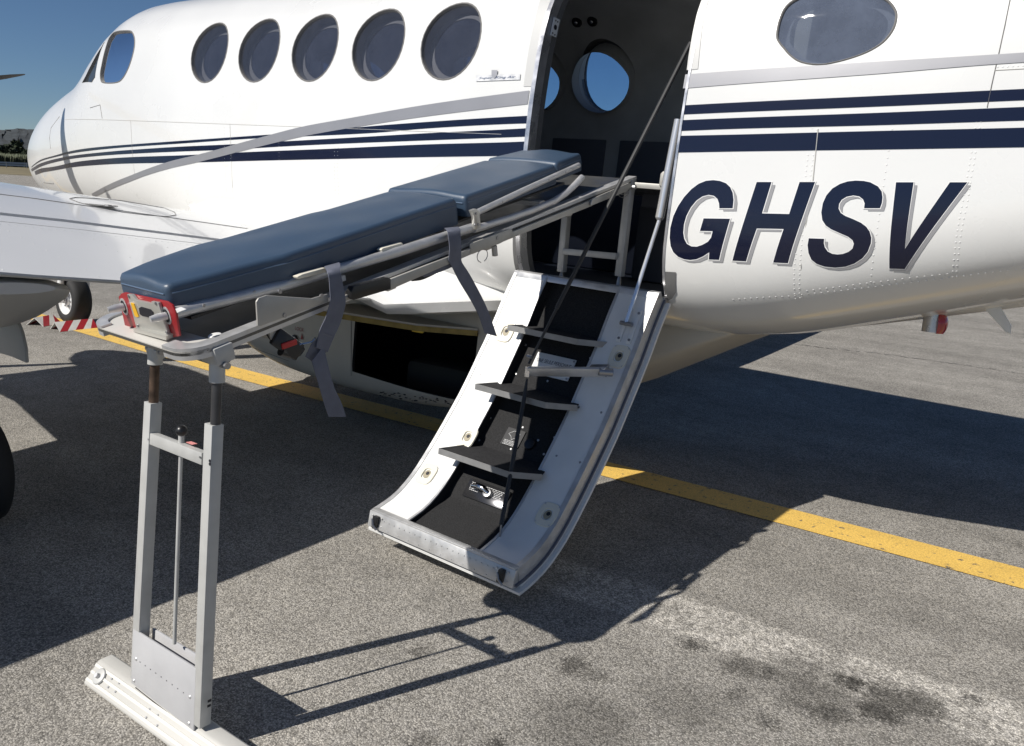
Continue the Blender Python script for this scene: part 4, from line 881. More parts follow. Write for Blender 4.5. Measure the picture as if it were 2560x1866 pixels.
# cross ribs under the deck
for u in (.18, .62, 1.1, 1.6, 2.05): build(rbox(MB(), PX0+.03, PX1-.012, u, u+.035, -.045, -.0085), 'deck_rib', PLATE, LP)
build(rbox(MB(), -2.285, -1.815, .012, .05, -.060, -.0085), 'cross_beam', STEEL, LP, bevel=.002)
# level inner section in the cabin with its own frame
zi = 1.715
build(MB().box((-2.30, 3.22, zi-.03), (-1.60, 3.95, zi-.022)), 'inner_deck', SHEET, LP)
build(MB().box((-2.31, 3.955, zi-.03), (-1.59, 3.97, zi+.0)), 'inner_rail', PLATE, LP, bevel=.002)
build(MB().box((-2.31, 3.20, zi-.035), (-1.62, 3.216, zi-.012)), 'inner_rail', PLATE, LP, bevel=.002)
build(MB().prism([(-1.67, 3.19, zi-.02), (-1.605, 3.19, zi-.02), (-1.60, 3.19, zi+.028), (-1.61, 3.19, zi+.04), (-1.66, 3.19, zi+.04), (-1.67, 3.19, zi+.03)], (0, .01, 0)), 'end_plate', PLATE, LP, bevel=.002)
lg = lambda a, b, w_: MB().obox((np.array(a)+np.array(b))/2, np.array(b)-np.array(a), (1, 0, 0), np.cross(unit(np.array(b)-np.array(a)), (1, 0, 0)), np.linalg.norm(np.array(b)-np.array(a))/2, w_, w_)
i0, i1 = onY(*S(1253, 478), 3.2), onY(*S(1243, 602), 3.2); j0, j1 = onY(*S(1394, 412), 3.2), onY(*S(1371, 612), 3.2)
for a, b in ((i0, i1), (j0, j1)): build(lg(a+[0, 0, .03], b, .0165), 'inner_leg', STANDP, LP, bevel=.002)
k0, k1 = onY(*S(1251, 557), 3.19), onY(*S(1368, 568), 3.19); build(MB().obox((k0+k1)/2-[0, .012, 0], k1-k0, (0, 1, 0), (0, 0, 1), np.linalg.norm(k1-k0)/2, .012, .014), 'inner_crossbar', STANDP, LP, bevel=.002)
for b in (i1, j1): build(MB().tube([b, b-[0, 0, .02], (b[0], b[1], 1.243)], [.006, .010, .012], 10), 'levelling_foot', STEEL, LP, smooth=True)
for k in range(3):
    cq = j0+np.array([-.02, -.02, -.01-.012*k]); build(MB().tube([cq+np.array([.028*math.cos(a), .01*math.sin(a*2), .018*math.sin(a)]) for a in np.linspace(0, 6, 14)], .0018, 6), 'tether_wire', STEEL, LP, smooth=True)
build(MB().tube([j0+[-.03, -.02, -.005], j0+[.04, -.02, -.005]], .010, 10), 'hinge_pin', STEEL, LP, smooth=True)
# stand: plane leaning away at the top.  y = 1.163 + .085 z
def onS(x, y, off=0.):  # pixel (S units) on the stand plane
    return onP(*S(x, y), (0, 1.163+off, 0), (0, 1, 0))
upv = unit((0, .0, 1))
def leg(topL, botL, hw_, nm, m, n=None): return build(lg(np.array(topL), np.array(botL), hw_), nm, m, LP, bevel=.0015)
tl, tr = onS(339, 890), onS(474, 938); bl, br = onS(312, 1405), onS(451, 1490)
bl[2] = max(bl[2], gz(*bl[:2])+.2); 
def ext(a, b, z): t = (z-a[2])/(b[2]-a[2]); return a+(b-a)*t
LB_, RB_ = ext(tl, bl, gz(-2.1, 1.17)+.075), ext(tr, br, gz(-1.8, 1.17)+.075)
leg(tl, LB_, .0165, 'stand_leg', STANDP); leg(tr, RB_, .0165, 'stand_leg', STANDP)
def tubeleg(px0, px1, m): a, b = onS(*px0), onS(*px1); return build(MB().tube([a, b-upv*.004], .0125, 16), 'telescopic_tube', m, LP, smooth=True)
tubeleg((343, 800), (340, 888), RUST); tubeleg((480, 845), (477, 935), DTUBE)
for a, b, m in (((344, 768), (343, 806), STANDP), ((481, 790), (480, 846), STANDP)): build(MB().tube([onS(*a), onS(*b)], .019, 18), 'tube_socket', m, LP, smooth=True, sharp=40)
sk_ = onS(480, 779); build(MB().obox(sk_+np.array([0, .0, .0]), XX, UU, WW, .034, .026, .022), 'pivot_block', STANDP, LP, bevel=.003)
build(MB().disc(sk_+np.array([.006, -.032, .0]), (0, -1, 0), .010, .004, 12), 'pivot_bolt', STEEL, LP)
sl_ = onS(344, 778); build(MB().obox(sl_+np.array([0, .01, .0]), XX, UU, WW, .026, .022, .014), 'pivot_block', STANDP, LP, bevel=.003)
for (x, y, l) in ((480, 803, .045), (343, 775, .035)):
    c = onS(x, y); build(MB().tube([c-XX*l, c+XX*l], .0085, 10), 'clamp_bolt', STEEL, LP, smooth=True)
a, b = onS(337, 968), onS(458, 1015); build(MB().obox((a+b)/2+np.array([0, -.004, 0]), b-a, (0, 1, 0), np.cross(unit(b-a), (0, 1, 0)), np.linalg.norm(b-a)/2-.002, .010, .0155), 'stand_crossbar', STANDP, LP, bevel=.0015)
st_ = onS(424, 992); build(MB().obox(st_+np.array([0, -.0, .013]), b-a, (0, 1, 0), (0, 0, 1), .014, .007, .0006), 'sticker', PINK, LP)
k_ = onS(402, 952); kb = onS(386, 1425)
rod = build(MB().tube([k_, kb], .0052, 12), 'release_rod', STANDP, LP, smooth=True); build(MB().tube([k_-upv*.012, k_-upv*.055], .0075, 12), 'rod_sleeve', STANDP, LP, smooth=True)
build(MB().dome(k_-upv*.002, upv, .0150, .0150, 18, 7).dome(k_-upv*.002, -upv, .0150, .0145, 18, 7), 'rod_knob', BLACKP, LP, smooth=True)
for x, y in ((478, 1018), (478, 1025)): p = onS(x, y)+[.0, -.0168, 0]; build(MB().disc(p, (0, -1, 0), .0040, .001, 10), 'leg_hole', INK, LP)
for x, y in ((341, 971), (455, 1010)): build(MB().disc(onS(x, y)+[0, -.0155, 0], (0, -1, 0), .0028, .0012, 8), 'screw', STEEL, LP)
# lower panel
p0, p1, p2, p3 = onS(307, 1388), onS(446, 1475), onS(441, 1613), onS(303, 1507)
Pn = [q+np.array([0, -.017, 0]) for q in (p0, p1, p2, p3)]
pan = build(MB().prism(Pn, (0, .006, 0)), 'stand_panel', STANDD, LP, bevel=.0012)
bk_ = build(MB().prism([q+np.array([.03 if i in (0, 3) else -.004, .040, 0]) for i, q in enumerate(Pn)], (0, .006, 0)), 'stand_back_panel', STANDD, LP, bevel=.0012)
def lerp(a, b, t): return a+(b-a)*t
def onpan(u, v): return lerp(lerp(Pn[0], Pn[1], u), lerp(Pn[3], Pn[2], u), v)+np.array([0, -.0003, 0])
for k in range(9): build(MB().disc(onpan(.14+k*.087, .50), (0, -1, 0), .0018, .001, 6), 'panel_hole', STEEL, pan)
for u, v in ((.07, .5), (.93, .5), (.045, .92), (.93, .93)): build(MB().disc(onpan(u, v), (0, -1, 0), .0058, .0025, 14, .0035), 'panel_screw', ALU, pan, smooth=True, sharp=30)
build(MB().obox(lerp(Pn[3], Pn[2], .5)+[0, .004, -.008], Pn[2]-Pn[3], (0, 1, 0), (0, 0, 1), np.linalg.norm(Pn[2]-Pn[3])/2*.86, .004, .004), 'panel_slot', INK, LP)
for x, y in ((455, 1545), (454, 1556)): p = onS(x, y); build(MB().obox(p+[.0175, 0, 0], XX, (0, 1, 0), (0, 0, 1), .0006, .005, .0035), 'leg_slot', INK, LP)
# foot beam on the ground
fl, fr_ = onG(*S(219, 1503)), onG(*S(437, 1656))
def toA(p): return MR.T @ (np.array(p)-np.array([0, 0, CH]))+CP
fl, fr_ = toA(fl), toA(fr_); fr_ = fl+np.array([.5, .012, 0]); fd = fr_-fl; fd = unit(fd-GN*fd.dot(GN)); fr_ = fl+fd*.5; L_ = np.linalg.norm(fr_-fl); fr2 = fl+fd*(L_+.30); fn = unit(np.cross(GN, fd))
if fn[1] < 0: fn = -fn
sec_ = [(-.062, .006), (-.060, .016), (-.026, .052), (-.020, .060), (.020, .060), (.026, .052), (.050, .020), (.052, .006)]
sec_ = [(-.064, .004), (-.064, .012), (-.020, .058), (-.012, .062), (.022, .062), (.030, .056), (.034, .004)]
fb0 = [fl+fn*(a+.02)+GN*b for a, b in sec_]; fb1 = [fr2+fn*(a+.02)+GN*b for a, b in sec_]
FBM = mat('foot_beam_paint', (.50, .49, .46), .5, var=.06, vscale=6)
foot = build(MB().loft([fb0, fb1]), 'foot_beam', FBM, LP, bevel=.002)
RIB = mat('beam_rib_paint', (.62, .61, .57), .5)
for t0 in (.12, .48, .80):
    g = lambda t: np.array([(1-t)*-.064+t*-.020, (1-t)*.012+t*.058]); a_, b_ = g(t0), g(t0+.13); nn = unit((-(b_-a_)[1], (b_-a_)[0])); nn = nn if nn[1] > 0 else -nn
    for_ = [[e+fn*(p[0]+.02)+GN*p[1] for p in (a_, b_, b_+nn*.003, a_+nn*.003)] for e in (fl+fd*.002, fr2-fd*.002)]
    build(MB().loft(for_), 'beam_rib', RIB, foot)
ns = unit(fn*(-.046)*1+GN*.044); fc = lambda s, t: fl+fd*s+fn*((1-t)*-.064+t*-.020+.02)+GN*((1-t)*.012+t*.058)+ns*.001
nslope = unit(-fn*.046+GN*.044); nslope = unit(GN*.044-fn*.046)
kb_ = build(MB().disc(fc(.048, .55), nslope, .025, .006, 26, .022), 'beam_disc', STANDP, foot, bevel=.0015); build(MB().disc(fc(.048, .55)+nslope*.006, nslope, .008, .010, 14, .006), 'disc_bolt', ALU, kb_, smooth=True, sharp=40)
for s, t in ((.098, .75), (.105, .4), (.135, .78), (.142, .42), (.30, .62), (.307, .3), (.34, .62), (.36, .3)): build(MB().disc(fc(s, t), nslope, .0032, .0015, 8), 'beam_rivet', STEEL, foot)
# ------------------------------------------------------------------ STRETCHER
ST_ = thing('stretcher', tuple(R(-2.0, .0, .01)), 'blue vinyl padded ambulance stretcher with red end plate lying on the loading ramp', 'stretcher')
# right/left edges (x) of the mattress along u
def pad(name, prof_, u0, u1, wbot, wtop_, rr=.02, seed=0, crown=.006, endcap=(1, 1)):
    """prof_: list (u, xl, xr); rounded slab"""
    us = np.unique(np.concatenate([np.linspace(u0, u1, max(8, int((u1-u0)/.03))), [u0+.004, u0+.012, u0+.022, u1-.004, u1-.012, u1-.022]])); rings = []
    P_ = np.array(prof_); rnd = np.random.RandomState(seed); ph = rnd.rand(6)*6
    for u in us:
        xl, xr = np.interp(u, P_[:, 0], P_[:, 1]), np.interp(u, P_[:, 0], P_[:, 2])
        e = 0
        for s_, ue, k in ((1, u0, endcap[0]), (-1, u1, endcap[1])):
            d = (u-ue)*s_
            if d < rr and k: e = max(e, rr-math.sqrt(max(0, rr*rr-(rr-d)**2)))
        xl += e*.8; xr -= e*.8; wt = wtop_-e; wb = wbot+e*.3; n_ = 9; ring_ = []
        pts_ = [(xl, wb), (xl-.002, wb+.5*(wt-wb))]
        for k in range(6): a = math.pi-k/5*math.pi/2; pts_.append((xl+rr+rr*math.cos(a), wt-rr+rr*math.sin(a)))
        for k in range(1, n_):
            t = k/n_; pts_.append((xl+rr+(xr-xl-2*rr)*t, wt+crown*math.sin(math.pi*t)+.0022*math.sin(u*13+ph[0])*math.sin(t*7+ph[1])+.0012*math.sin(u*37+ph[2]+t*5)))
        for k in range(6): a = math.pi/2-k/5*math.pi/2; pts_.append((xr-rr+rr*math.cos(a), wt-rr+rr*math.sin(a)))
        pts_ += [(xr+.002, wb+.5*(wt-wb)), (xr, wb)]
        rings.append([R(x, u, w_) for x, w_ in pts_])
    o = build(MB().loft(rings), name, VINYL, ST_, smooth=True, sharp=60)
    mb = MB()
    for sgn, col_ in ((1, 2), (-1, 1)):
        pth = []
        for u in us[2:-2]:
            xe = np.interp(u, P_[:, 0], P_[:, col_]); e = 0
            for s_, ue, k in ((1, u0, endcap[0]), (-1, u1, endcap[1])):
                d = (u-ue)*s_
                if d < rr and k: e = max(e, rr-math.sqrt(max(0, rr*rr-(rr-d)**2)))
            pth.append(R(xe+sgn*(.0005-e*.8), u, wtop_-.024-e*.3))
        mb.tube(pth, .0022, 6)
    xa, xb = np.interp(u0, P_[:, 0], P_[:, 1]), np.interp(u0, P_[:, 0], P_[:, 2])
    mb.tube([R(x, u0-.0003, wtop_-.026) for x in np.linspace(xa+rr*.9, xb-rr*.9, 6)], .0022, 6)
    build(mb, 'piping', VINYLP, o, smooth=True); return o
MXL, MXR = -2.215, -1.865
P1 = [(-.012, -2.165, -1.930), (.10, -2.205, -1.905), (.26, MXL-.015, MXR-.012), (.295, MXL-.015, MXR), (.30, MXL-.01, MXR+.004), (.36, MXL, MXR+.004), (.70, MXL+.005, MXR+.004), (.73, MXL+.02, MXR), (.77, MXL+.02, MXR), (1.00, MXL+.02, MXR)]
pad('mattress_section', P1, -.012, 1.035, .060, .150, .016, 1)
pad('mattress_section', [(1.03, MXL-.01, MXR+.018), (1.64, MXL-.01, MXR+.0)], 1.055, 1.62, .078, .152, .015, 2, endcap=(1, 1))
pad('mattress_section', [(1.6, MXL-.005, MXR+.0), (1.83, MXL+.03, MXR-.02)], 1.625, 1.83, .088, .158, .013, 3, endcap=(1, 1))
# frame tubes
def tb(path, r, nm, m=ALU, n=12): return build(MB().tube([R(*p) for p in path], r, n), nm, m, ST_, smooth=True, sharp=50)
tb([(-1.925, -.012, .076), (-1.87, .30, .066), (-1.825, .70, .058), (-1.812, 1.03, .052)], .0155, 'frame_tube')
tb([(-2.18, -.0, .07), (-2.25, .5, .06), (-2.26, 1.1, .05)], .0125, 'frame_tube')
tb([(-1.812, 1.07, .096), (-1.822, 1.35, .112), (-1.84, 1.735, .128)], .0105, 'backrest_tube')
tb([(-1.80, u, w_) for u, w_ in rl_([(1048, 508), (1130, 483), (1180, 465), (1225, 446), (1252, 428), (1272, 410), (1288, 393)], -1.80)], .0125, 'frame_tube')
for xx in (-2.24,): build(rbox(MB(), xx-.008, xx+.008, 1.05, 1.8, .084, .090), 'backrest_bar', ALU, ST_)
ped = build(rbox(MB(), -2.19, -1.90, .02, 1.72, .052, .060), 'base_board', BLACKP, ST_)
# under tray
for u in (.45, .95, 1.45): build(rbox(MB(), -2.2, -1.83, u, u+.03, .03, .046), 'cross_member', ALU, ST_)
hg = rl_([(1040, 466), (1050, 462), (1058, 470), (1061, 505), (1057, 511), (1048, 508), (1046, 480)], -1.795); ear(hg, .014, 'hinge_bracket', STAIN, -1.802, ST_)
for q in ((1052, 473), (1050, 498), (1057, 497)): build(MB().disc(R(-1.788, *rl_([q], -1.79)[0]), XX, .0045, .003, 8), 'hinge_screw', STEEL, ST_)
for L in ([(838, 553), (842, 549), (885, 537), (888, 545), (842, 558)], [(652, 612), (665, 606), (715, 592), (716, 602), (655, 617)]):
    ear(rl_(L, -1.84), .02, 'side_catch', CREAM, -1.850, ST_)
for u in (.06, .2, .33, .52, .66, .84, .97, 1.2, 1.32, 1.5, 1.62):
    x = np.interp(u, [-.05, .3, .7, 1.03, 1.7], [-1.925, -1.87, -1.825, -1.812, -1.84]); w_ = np.interp(u, [-.05, .3, .7, 1.03, 1.05, 1.7], [.082, .072, .064, .058, .096, .128])
    build(MB().disc(R(x+.0105, u, w_), XX, .0040, .0025, 8), 'frame_screw', STEEL, ST_)
# red end plate
def EP(x, w_, u=-.055): return R(x, u, w_)
def epx(L, u=-.055):  # unskewed plane, R() skews back along the same sight line
    out = []
    for q in L: p = onP(*S(*q), tuple(OO+UU*u), tuple(UU)); d = p-OO; out.append((p[0], d@WW))
    return out
EPU = -.022
ep = epx([(262, 657), (268, 650), (275, 648), (368, 668), (380, 676), (388, 690), (397, 745), (372, 750), (350, 740), (280, 725), (277, 725)], EPU)
epl = build(MB().prism([EP(x, max(w_, .001), EPU) for x, w_ in ep], UU*.006), 'end_plate', REDP, ST_, bevel=.0015)
epl['label'] = 'worn red end plate at the foot of the stretcher'
wb_ = epx([(280, 652), (290, 653), (300, 665), (336, 673), (333, 668), (349, 671), (372, 744), (301, 727)], EPU-.01)
pl = build(MB().prism([EP(x, w_, EPU-.009) for x, w_ in wb_], UU*.008), 'latch_plate', STAIN, ST_, bevel=.001)
slot = epx([(306, 683), (311, 680), (332, 686), (337, 691), (339, 703), (335, 705), (313, 700), (308, 696)], EPU-.012)
build(MB().prism([EP(x, w_, EPU-.0105) for x, w_ in slot], UU*.002), 'hand_slot', INK, ST_)
lb = epx([(288, 671), (295, 673), (306, 702), (301, 703), (297, 700)], EPU-.012); build(MB().prism([EP(x, w_, EPU-.0110) for x, w_ in lb], UU*.002), 'yellow_label', YELLOWL, ST_)
ft_ = epx([(300, 725), (372, 743), (372, 752), (300, 733)], EPU-.014); build(MB().prism([EP(x, max(w_, .002), EPU-.020) for x, w_ in ft_], UU*.02), 'plate_foot', STAIN, ST_)
for q, d in (((275, 679), -1), ((370, 699), 1)):
    (x, w_), = epx([q], EPU); a = [EP(x+.017*math.cos(t), w_+.024*math.sin(t), EPU-.0015) for t in np.linspace(0, 2*math.pi, 18)[:-1]]
    ho = build(MB().prism(a, UU*.0015), 'pin_hole', ALU, ST_); build(MB().prism([EP(x+.011*math.cos(t), w_+.018*math.sin(t), EPU-.003) for t in np.linspace(0, 2*math.pi, 18)[:-1]], UU*.0014), 'pin_recess', INK, ho)
    build(MB().tube([EP(x, w_, EPU), EP(x-.006, w_+.001, EPU-.022), EP(x-.011, w_+.001, EPU-.040)], [.010, .010, .0075], 14), 'locating_pin', ALU, ST_, smooth=True, sharp=50)
for q in ((283, 657), (343, 673), (303, 722), (367, 737)): (x, w_), = epx([q], EPU-.012); build(MB().disc(EP(x, w_, EPU-.009), -UU, .004, .002, 8), 'plate_screw', STEEL, ST_)
tip_ = epx([(388, 684), (400, 689), (392, 693)], EPU); build(MB().prism([EP(x, w_, EPU) for x, w_ in tip_], UU*.015), 'corner_cap', WHITE2, ST_)
# straps
def ribbon(L, w_, nm, m, parent, X=-1.785, Xs=None, th=.002):  # all points pass through the ramp's skew
    """L: S-pixel pairs (left edge, right edge)"""
    rings = []
    for i, (a, b) in enumerate(L):
        x = Xs[i] if Xs else X; pa, pb = skw(onX(*S(*a), x)), skw(onX(*S(*b), x)); rings.append([pa, pb, pb+np.array([-th, 0, 0]), pa+np.array([-th, 0, 0])])
    # smooth the pairs
    A_ = np.array([[r_[0], r_[1]] for r_ in rings]); n = len(A_); tt = np.arange(n, dtype=float); q = np.linspace(0, n-1, n*5)
    f_ = [[pchip(tt, A_[:, j, k]) for k in range(3)] for j in range(2)]; rings = []
    for t in q:
        pa = np.array([f_[0][k](t) for k in range(3)]); pb = np.array([f_[1][k](t) for k in range(3)]); rings.append([pa, (pa+pb)/2+np.array([.0012, 0, 0]), pb, pb+np.array([-th, 0, 0]), pa+np.array([-th, 0, 0])])
    return build(MB().loft(rings), nm, m, parent, smooth=True, sharp=50)
s1 = ribbon([((716, 603), (743, 590)), ((718, 590), (750, 581)), ((722, 597), (753, 588)), ((727, 610), (754, 605)), ((730, 640), (760, 635)), ((731, 665), (765, 670)), ((722, 700), (757, 705)), ((707, 735), (740, 745)), ((700, 770), (725, 780))], .04, 'strap', WEB, ST_, Xs=[-1.86, -1.84, -1.795, -1.772, -1.765, -1.76, -1.765, -1.77, -1.775])
ribbon([((690, 800), (716, 765)), ((696, 820), (722, 790)), ((708, 860), (737, 850)), ((720, 900), (757, 895)), ((728, 923), (766, 923))], .04, 'strap', WEB, ST_, Xs=[-1.775, -1.77, -1.765, -1.765, -1.765])
ribbon([((676, 790), (690, 800)), ((690, 762), (712, 790)), ((700, 752), (727, 772)), ((712, 735), (738, 745))], .04, 'strap', WEB, ST_, Xs=[-1.80, -1.785, -1.78, -1.768])
s2 = ribbon([((983, 515), (1012, 508)), ((984, 505), (1014, 502)), ((990, 512), (1018, 508)), ((993, 530), (1020, 527)), ((995, 555), (1021, 553)), ((993, 575), (1021, 572)), ((1000, 590), (1022, 580)), ((1015, 620), (1038, 605)), ((1045, 670), (1070, 665)), ((1060, 700), (1083, 695)), ((1073, 738), (1100, 745))], .04, 'strap', WEB, ST_, Xs=[-1.84, -1.825, -1.79, -1.775, -1.768, -1.77, -1.772, -1.77, -1.765, -1.765, -1.765])
ribbon([((925, 607), (930, 617)), ((960, 595), (965, 606)), ((985, 585), (988, 597)), ((1005, 575), (1008, 588))], .03, 'strap', WEB, ST_, Xs=[-1.82, -1.80, -1.79, -1.78])
ribbon([((907, 617), (912, 623)), ((925, 609), (930, 621)), ((948, 600), (953, 612)), ((968, 588), (972, 602))], .03, 'strap', WEBB, ST_, Xs=[-1.83, -1.82, -1.81, -1.80])
ribbon([((583, 730), (610, 716)), ((592, 745), (622, 728)), ((612, 768), (645, 748)), ((628, 782), (660, 768))], .04, 'strap', WEBB, ST_, Xs=[-1.83, -1.82, -1.81, -1.805])
bkp = skw(onX(*S(635, 762), -1.80)); bk = build(MB().obox(bkp, (.2, .8, -.55), (1, 0, 0), (0, .5, .8), .042, .008, .024), 'buckle', BLACKP, ST_, bevel=.004)
build(MB().obox(skw(onX(*S(640, 762), -1.790)), (.1, .85, .25), (1, 0, 0), (0, -.2, .8), .022, .003, .008), 'buckle_button', mat('red_button', (.42, .02, .02), .35), bk, bevel=.002)
build(MB().tube([skw(onX(*S(*q), -1.80)) for q in ((621, 778), (640, 786), (660, 782), (672, 772))], [.012, .009, .010, .006], 10), 'buckle_tongue', BLACKP, ST_, smooth=True)
build(MB().tube([skw(onX(*S(*q), -1.785)) for q in ((662, 763), (690, 757), (698, 748))], .0022, 6), 'buckle_wire', CHROME, ST_, smooth=True)
# ------------------------------------------------------------------ wheel chocks
def chock(L, ap, lab, nst):
    g = [toA(onG(*q)) for q in L]; a0, a1, b0 = g; hh = .115
    d = unit(b0-a1); d -= GN*d.dot(GN); d = unit(d); side = unit(np.cross(GN, d)); ln = np.linalg.norm(b0-a1)
    if (a0-a1)@side < 0: side = -side
    wd = .20; hh = .075; base = a1; t_ = thing('wheel_chock', tuple(base), lab, 'wheel chock', 'wheel chocks at the nose wheel')
    def sheet_(s, i, j, k0, k1): # side s: 0 near,1 far
        f0 = base+side*(0 if s == 0 else wd); top = base+side*wd/2+GN*hh
        return [f0+d*i, f0+d*k0, top+d*k1, top+d*j]
    for s in (0, 1):
        n_ = nst; w_ = ln/n_; sl2 = .10
        for k in range(-1, n_):
            x0, x1 = k*w_, (k+1)*w_; lo0, lo1 = max(0, min(ln, x0)), max(0, min(ln, x1)); hi0, hi1 = max(0, min(ln, x0+sl2)), max(0, min(ln, x1+sl2))
            if k == n_-1: hi1 = ln; lo1 = ln
            if k == -1: lo0 = lo1 = 0; hi0 = 0; hi1 = max(0, min(ln, sl2))
            P_ = sheet_(s, lo0, hi0, lo1, hi1)
            if k == -1: P_ = [P_[0], P_[2], P_[3]]
            n3 = unit(np.cross(P_[1]-P_[0], P_[-1]-P_[0])); build(MB().prism(P_, n3*.004), 'stripe_panel', REDW if k % 2 == 0 else CHW, t_)
    return t_
Zc = (0, 640, 3.239)
chock(ZZ([(435, 605), (485, 617), (795, 585)], *Zc), None, 'red and white striped metal chock nearer the stretcher, right behind the nose wheel', 5)
chock(ZZ([(287, 567), (350, 575), (500, 548)], *Zc), None, 'red and white striped metal chock on the far left side of the nose wheel', 3)
# ------------------------------------------------------------------ ground
def nodes(name):
    m = bpy.data.materials.new(name); m.use_nodes = True; return m, m.node_tree.nodes, m.node_tree.links
def asphalt():
    m, N, L = nodes('apron_asphalt'); b = N['Principled BSDF']; b.inputs['Roughness'].default_value = .95; b.inputs['Specular IOR Level'].default_value = .06
    tc = N.new('ShaderNodeTexCoord'); P = tc.outputs['Object']
    def noise(s, d=4, r=.55, vec=P): n = N.new('ShaderNodeTexNoise'); n.inputs['Scale'].default_value = s; n.inputs['Detail'].default_value = d; n.inputs['Roughness'].default_value = r; L.new(vec, n.inputs['Vector']); return n.outputs[0]
    def mr(v, a, b_, c, d): n = N.new('ShaderNodeMapRange'); n.inputs[1].default_value = a; n.inputs[2].default_value = b_; n.inputs[3].default_value = c; n.inputs[4].default_value = d; L.new(v, n.inputs[0]); return n.outputs[0]
    def mth(op, a, b_=None):
        n = N.new('ShaderNodeMath'); n.operation = op
        for i, q in enumerate((a, b_)):
            if q is None: continue
            if isinstance(q, (int, float)): n.inputs[i].default_value = q
            else: L.new(q, n.inputs[i])
        return n.outputs[0]
    vo = N.new('ShaderNodeTexVoronoi'); vo.inputs['Scale'].default_value = 200; L.new(P, vo.inputs['Vector'])
    sp = N.new('ShaderNodeSeparateColor'); L.new(vo.outputs['Color'], sp.inputs[0])
    stone = mr(sp.outputs[0], 0, 1, .52, 1.58); edge = mr(vo.outputs['Distance'], .25, .62, 1.0, .62)
    mpp = N.new('ShaderNodeMapping'); mpp.inputs['Rotation'].default_value = (0, 0, .55); mpp.inputs['Scale'].default_value = (.5, 1.9, 1); L.new(P, mpp.inputs['Vector']); big = mth('MULTIPLY', mr(noise(.5, 5), .3, .7, .88, 1.12), mr(noise(1.1, 4, .55, mpp.outputs[0]), .32, .68, .84, 1.12)); mid = mr(noise(6, 5, .6), .3, .7, .88, 1.10)
    vo2 = N.new('ShaderNodeTexVoronoi'); vo2.inputs['Scale'].default_value = 42; L.new(P, vo2.inputs['Vector']); pit = mr(vo2.outputs['Distance'], .05, .16, .72, 1.0)
    v = mth('MULTIPLY', mth('MULTIPLY', stone, edge), mth('MULTIPLY', mth('MULTIPLY', big, mid), pit))
    # pale worn band
    gA, gB = onG(*S(1470, 1350)), onG(*S(2200, 1595)); d = unit((gB-gA)[:2]); nn = np.array([-d[1], d[0]])
    sx = N.new('ShaderNodeSeparateXYZ'); L.new(P, sx.inputs[0]); X, Y = sx.outputs[0], sx.outputs[1]
    dist = mth('ABSOLUTE', mth('SUBTRACT', mth('ADD', mth('MULTIPLY', X, float(nn[0])), mth('MULTIPLY', Y, float(nn[1]))), float(nn@gA[:2])))
    wob = mth('MULTIPLY', mth('SUBTRACT', noise(3.5, 4), .5), .10)
    al = mth('ADD', mth('MULTIPLY', X, float(d[0])), mth('MULTIPLY', Y, float(d[1]))); alA = float(d@gA[:2])
    band = mr(mth('ADD', dist, wob), .115, .150, 1.0, 0.0); endm = mr(al, alA-.9, alA-.3, 0, 1); band = mth('MULTIPLY', band, endm)
    # coarse stones in the band
    vo3 = N.new('ShaderNodeTexVoronoi'); vo3.inputs['Scale'].default_value = 58; L.new(P, vo3.inputs['Vector']); sp3 = N.new('ShaderNodeSeparateColor'); L.new(vo3.outputs['Color'], sp3.inputs[0])
    cs = mr(sp3.outputs[1], 0, 1, 1.05, 1.85); v = mth('MULTIPLY', v, mth('ADD', 1.0, mth('MULTIPLY', band, mth('SUBTRACT', cs, 1.0))))
    # oil and rubber spots
    spots = [(1530, 1425, .045, .5), (1270, 1477, .055, .45), (925, 1443, .030, .35), (1640, 1475, .07, .35), (1705, 1488, .05, .4), (1800, 1500, .16, .30), (1885, 1512, .05, .6), (1965, 1545, .10, .5), (2030, 1560, .09, .5), (1830, 1575, .07, .4), (1760, 1560, .05, .3), (1700, 1600, .03, .4), (1945, 1572, .07, .5), (2150, 1545, .03, .45), (1300, 1600, .16, .25), (1500, 1560, .14, .2), (1100, 1645, .03, .45), (930, 1640, .04, .3), (1320, 1500, .04, .3), (1990, 1200, .012, .3), (1630, 1540, .04, .3)]
    acc = None
    for (a, b_, r, k) in spots:
        g = onG(*S(a, b_)); vd = N.new('ShaderNodeVectorMath'); vd.operation = 'DISTANCE'; L.new(P, vd.inputs[0]); vd.inputs[1].default_value = tuple(g); jit = mth('MULTIPLY', mth('SUBTRACT', sp.outputs[2], .5), .035)
        q = mr(mth('ADD', mth('ADD', vd.outputs['Value'], jit), mth('MULTIPLY', mth('SUBTRACT', NZ[0] if NZ else NZ.append(noise(22, 4)) or NZ[0], .5), .09)), r*.55, r*1.2, min(.8, k*1.3), 0); acc = q if acc is None else mth('MAXIMUM', acc, q)
    v = mth('MULTIPLY', v, mth('SUBTRACT', 1.0, acc))
    # hairline cracks far right
    cr = None
    hue = noise(30, 3); mixc = N.new('ShaderNodeMix'); mixc.data_type = 'RGBA'; L.new(mr(hue, .35, .65, 0, 1), mixc.inputs[0]); mixc.inputs[6].default_value = (.372, .350, .312, 1); mixc.inputs[7].default_value = (.355, .336, .306, 1)
    sc = N.new('ShaderNodeVectorMath'); sc.operation = 'SCALE'; L.new(mixc.outputs[2], sc.inputs[0]); L.new(v, sc.inputs['Scale']); L.new(sc.outputs[0], b.inputs['Base Color'])
